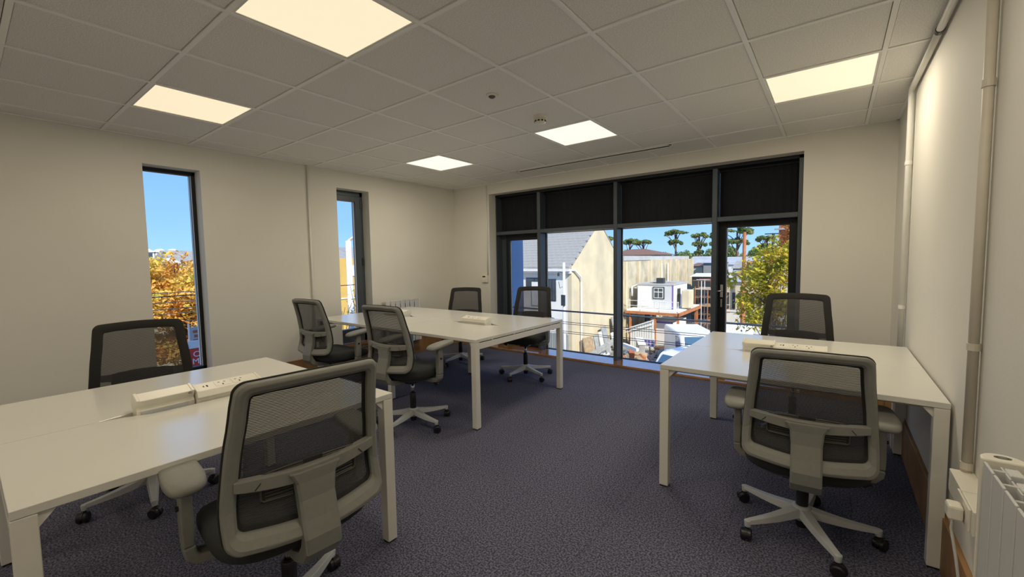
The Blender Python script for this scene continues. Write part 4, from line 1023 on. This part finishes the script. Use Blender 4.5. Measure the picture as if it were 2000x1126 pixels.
yb = [o for o in bpy.data.objects if o.name == 'yellow_building'][0]
c0 = atx(692, 528, X); box('window', 'ext_white', (0, c0.y-yb.location.y-.3, c0.z-GZ-.3), (.06, c0.y-yb.location.y+.3, c0.z-GZ+.3), yb); box('string_course', 'render_white', (0, -6, 3.5), (.05, 6, 3.56), yb)
c = atx(684, 560, -9.5); r = empty('lamp_column', (-9.5, c.y, GZ), label='tall white lamp column in the second slot window', cat='lamp post')
zt = atx(680, 470, -9.5).z; MB().cyl((0, 0, 0), (0, 0, zt-GZ), .13, 12, .10).build('column', 'ext_white', r, smooth=True); MB().tube([(0, 0, zt-GZ), (.1, .1, zt-GZ+.10), (.5, .5, zt-GZ+.16)], .05, 8).build('arm', 'render_cream', r); box('lamp_head', 'render_cream', (.25, .25, zt-GZ+.10), (.75, .6, zt-GZ+.22), r)
# bare climbing twigs around the column
r = empty('bare_shrub', (-8.6, c.y-.15, GZ), label='bare twiggy shrub with few leaves around the lamp column', cat='shrub'); rr_ = random.Random(80)
for k in range(16):
    p = Vector((rr_.uniform(-.3, .3), rr_.uniform(-.5, .5), .1)); path = [tuple(p)]
    for q in range(7): p = p + Vector((rr_.uniform(-.2, .2), rr_.uniform(-.28, .28), rr_.uniform(.35, .85))); path.append(tuple(p))
    MB().tube(path, .022, 5, .008).build('stem', 'ext_dark', r)
foliage('foliage', 'leaf_yellow', r, [(0, 0, 3.4, .5, .7, 1.4)], 170, .06, 81)
tag(MB().tube([(-7.5, -9, .62), (-7.5, 12, .62)], .012, 5).build('overhead_wire', 'ext_dark'), 'dark overhead street wire crossing the second slot window', 'wire')
# street furniture below the autumn tree
c = atx(384, 698, -6.0)
r = empty('shop_sign', (-6.0, c.y+.30, GZ), 0, label='red sign board with white capital letters low in the tall slot window', cat='sign')
zt = atx(370, 681, -6).z-GZ; y_ = atx(370, 690, -6).y-(c.y+.30)
box('board', 'sign_red', (-.05, y_, zt-.60), (0, y_+.9, zt), r); box('white_header', 'sign_white', (-.05, y_-.1, zt), (.0, y_+1.0, zt+.16), r); box('post', 'ext_white', (-.06, y_-.10, 0), (.02, y_-.03, zt+.1), r)
text('CA', 'sign_white', r, .17, (.003, y_+.06, zt-.185), (PI/2, 0, PI/2)); text('MO', 'sign_white', r, .17, (.003, y_+.04, zt-.34), (PI/2, 0, PI/2))
c = atx(381, 645, -7.5)
r = empty('street_banner', (-7.5, c.y, GZ), label='narrow grey banner with a red pattern on a post under the autumn tree', cat='banner')
zt = atx(379, 638, -7.5).z-GZ; box('cloth', 'metal_roof', (-.02, -.10, zt-.62), (.02, .10, zt), r); box('post', 'ext_white', (-.02, -.14, 0), (.02, -.11, zt+.1), r); s = MB()
for k in range(5): s.box(.02, -.05+.02*(k % 2), zt-.58+.11*k, .03, .04+.02*(k % 2), zt-.52+.11*k)
s.build('red_marks', 'brick_red', r)
def car(loc, rz, label, mt='ext_white'):
    r = empty('car', loc, rz, label=label, cat='car', group='cars parked in the street')
    prof = [(-2.1, .3), (2.1, .3), (2.15, .7), (1.2, .9), (.55, 1.38), (-1.1, 1.42), (-1.9, .95), (-2.15, .85)]
    MB().sweep([[(p[0]*k, y, p[1]) for p in prof] for y, k in ((-.85, .97), (-.75, 1), (.75, 1), (.85, .97))]).build('body', mt, r, bevel=.05)
    MB().prism([(1.05, .95), (.5, 1.33), (-1.05, 1.36), (-1.7, .97)], -.87, .87, 'y').build('windows', 'van_glass', r)
    for x in (-1.3, 1.3):
        for sy in (-1, 1): MB().cyl((x, sy*.7, .31), (x, sy*.88, .31), .31, 16).build('wheel', 'black_plastic', r)
car((-9.4, -3.4, GZ), 1.45, 'white car under the autumn tree'); car((-10.6, 2.0, GZ), 1.5, 'silver car in the street beyond the sign', 'metal_roof'); car((-11.6, 6.6, GZ), 1.5, 'pale car at the foot of the lamp column', 'render_white')
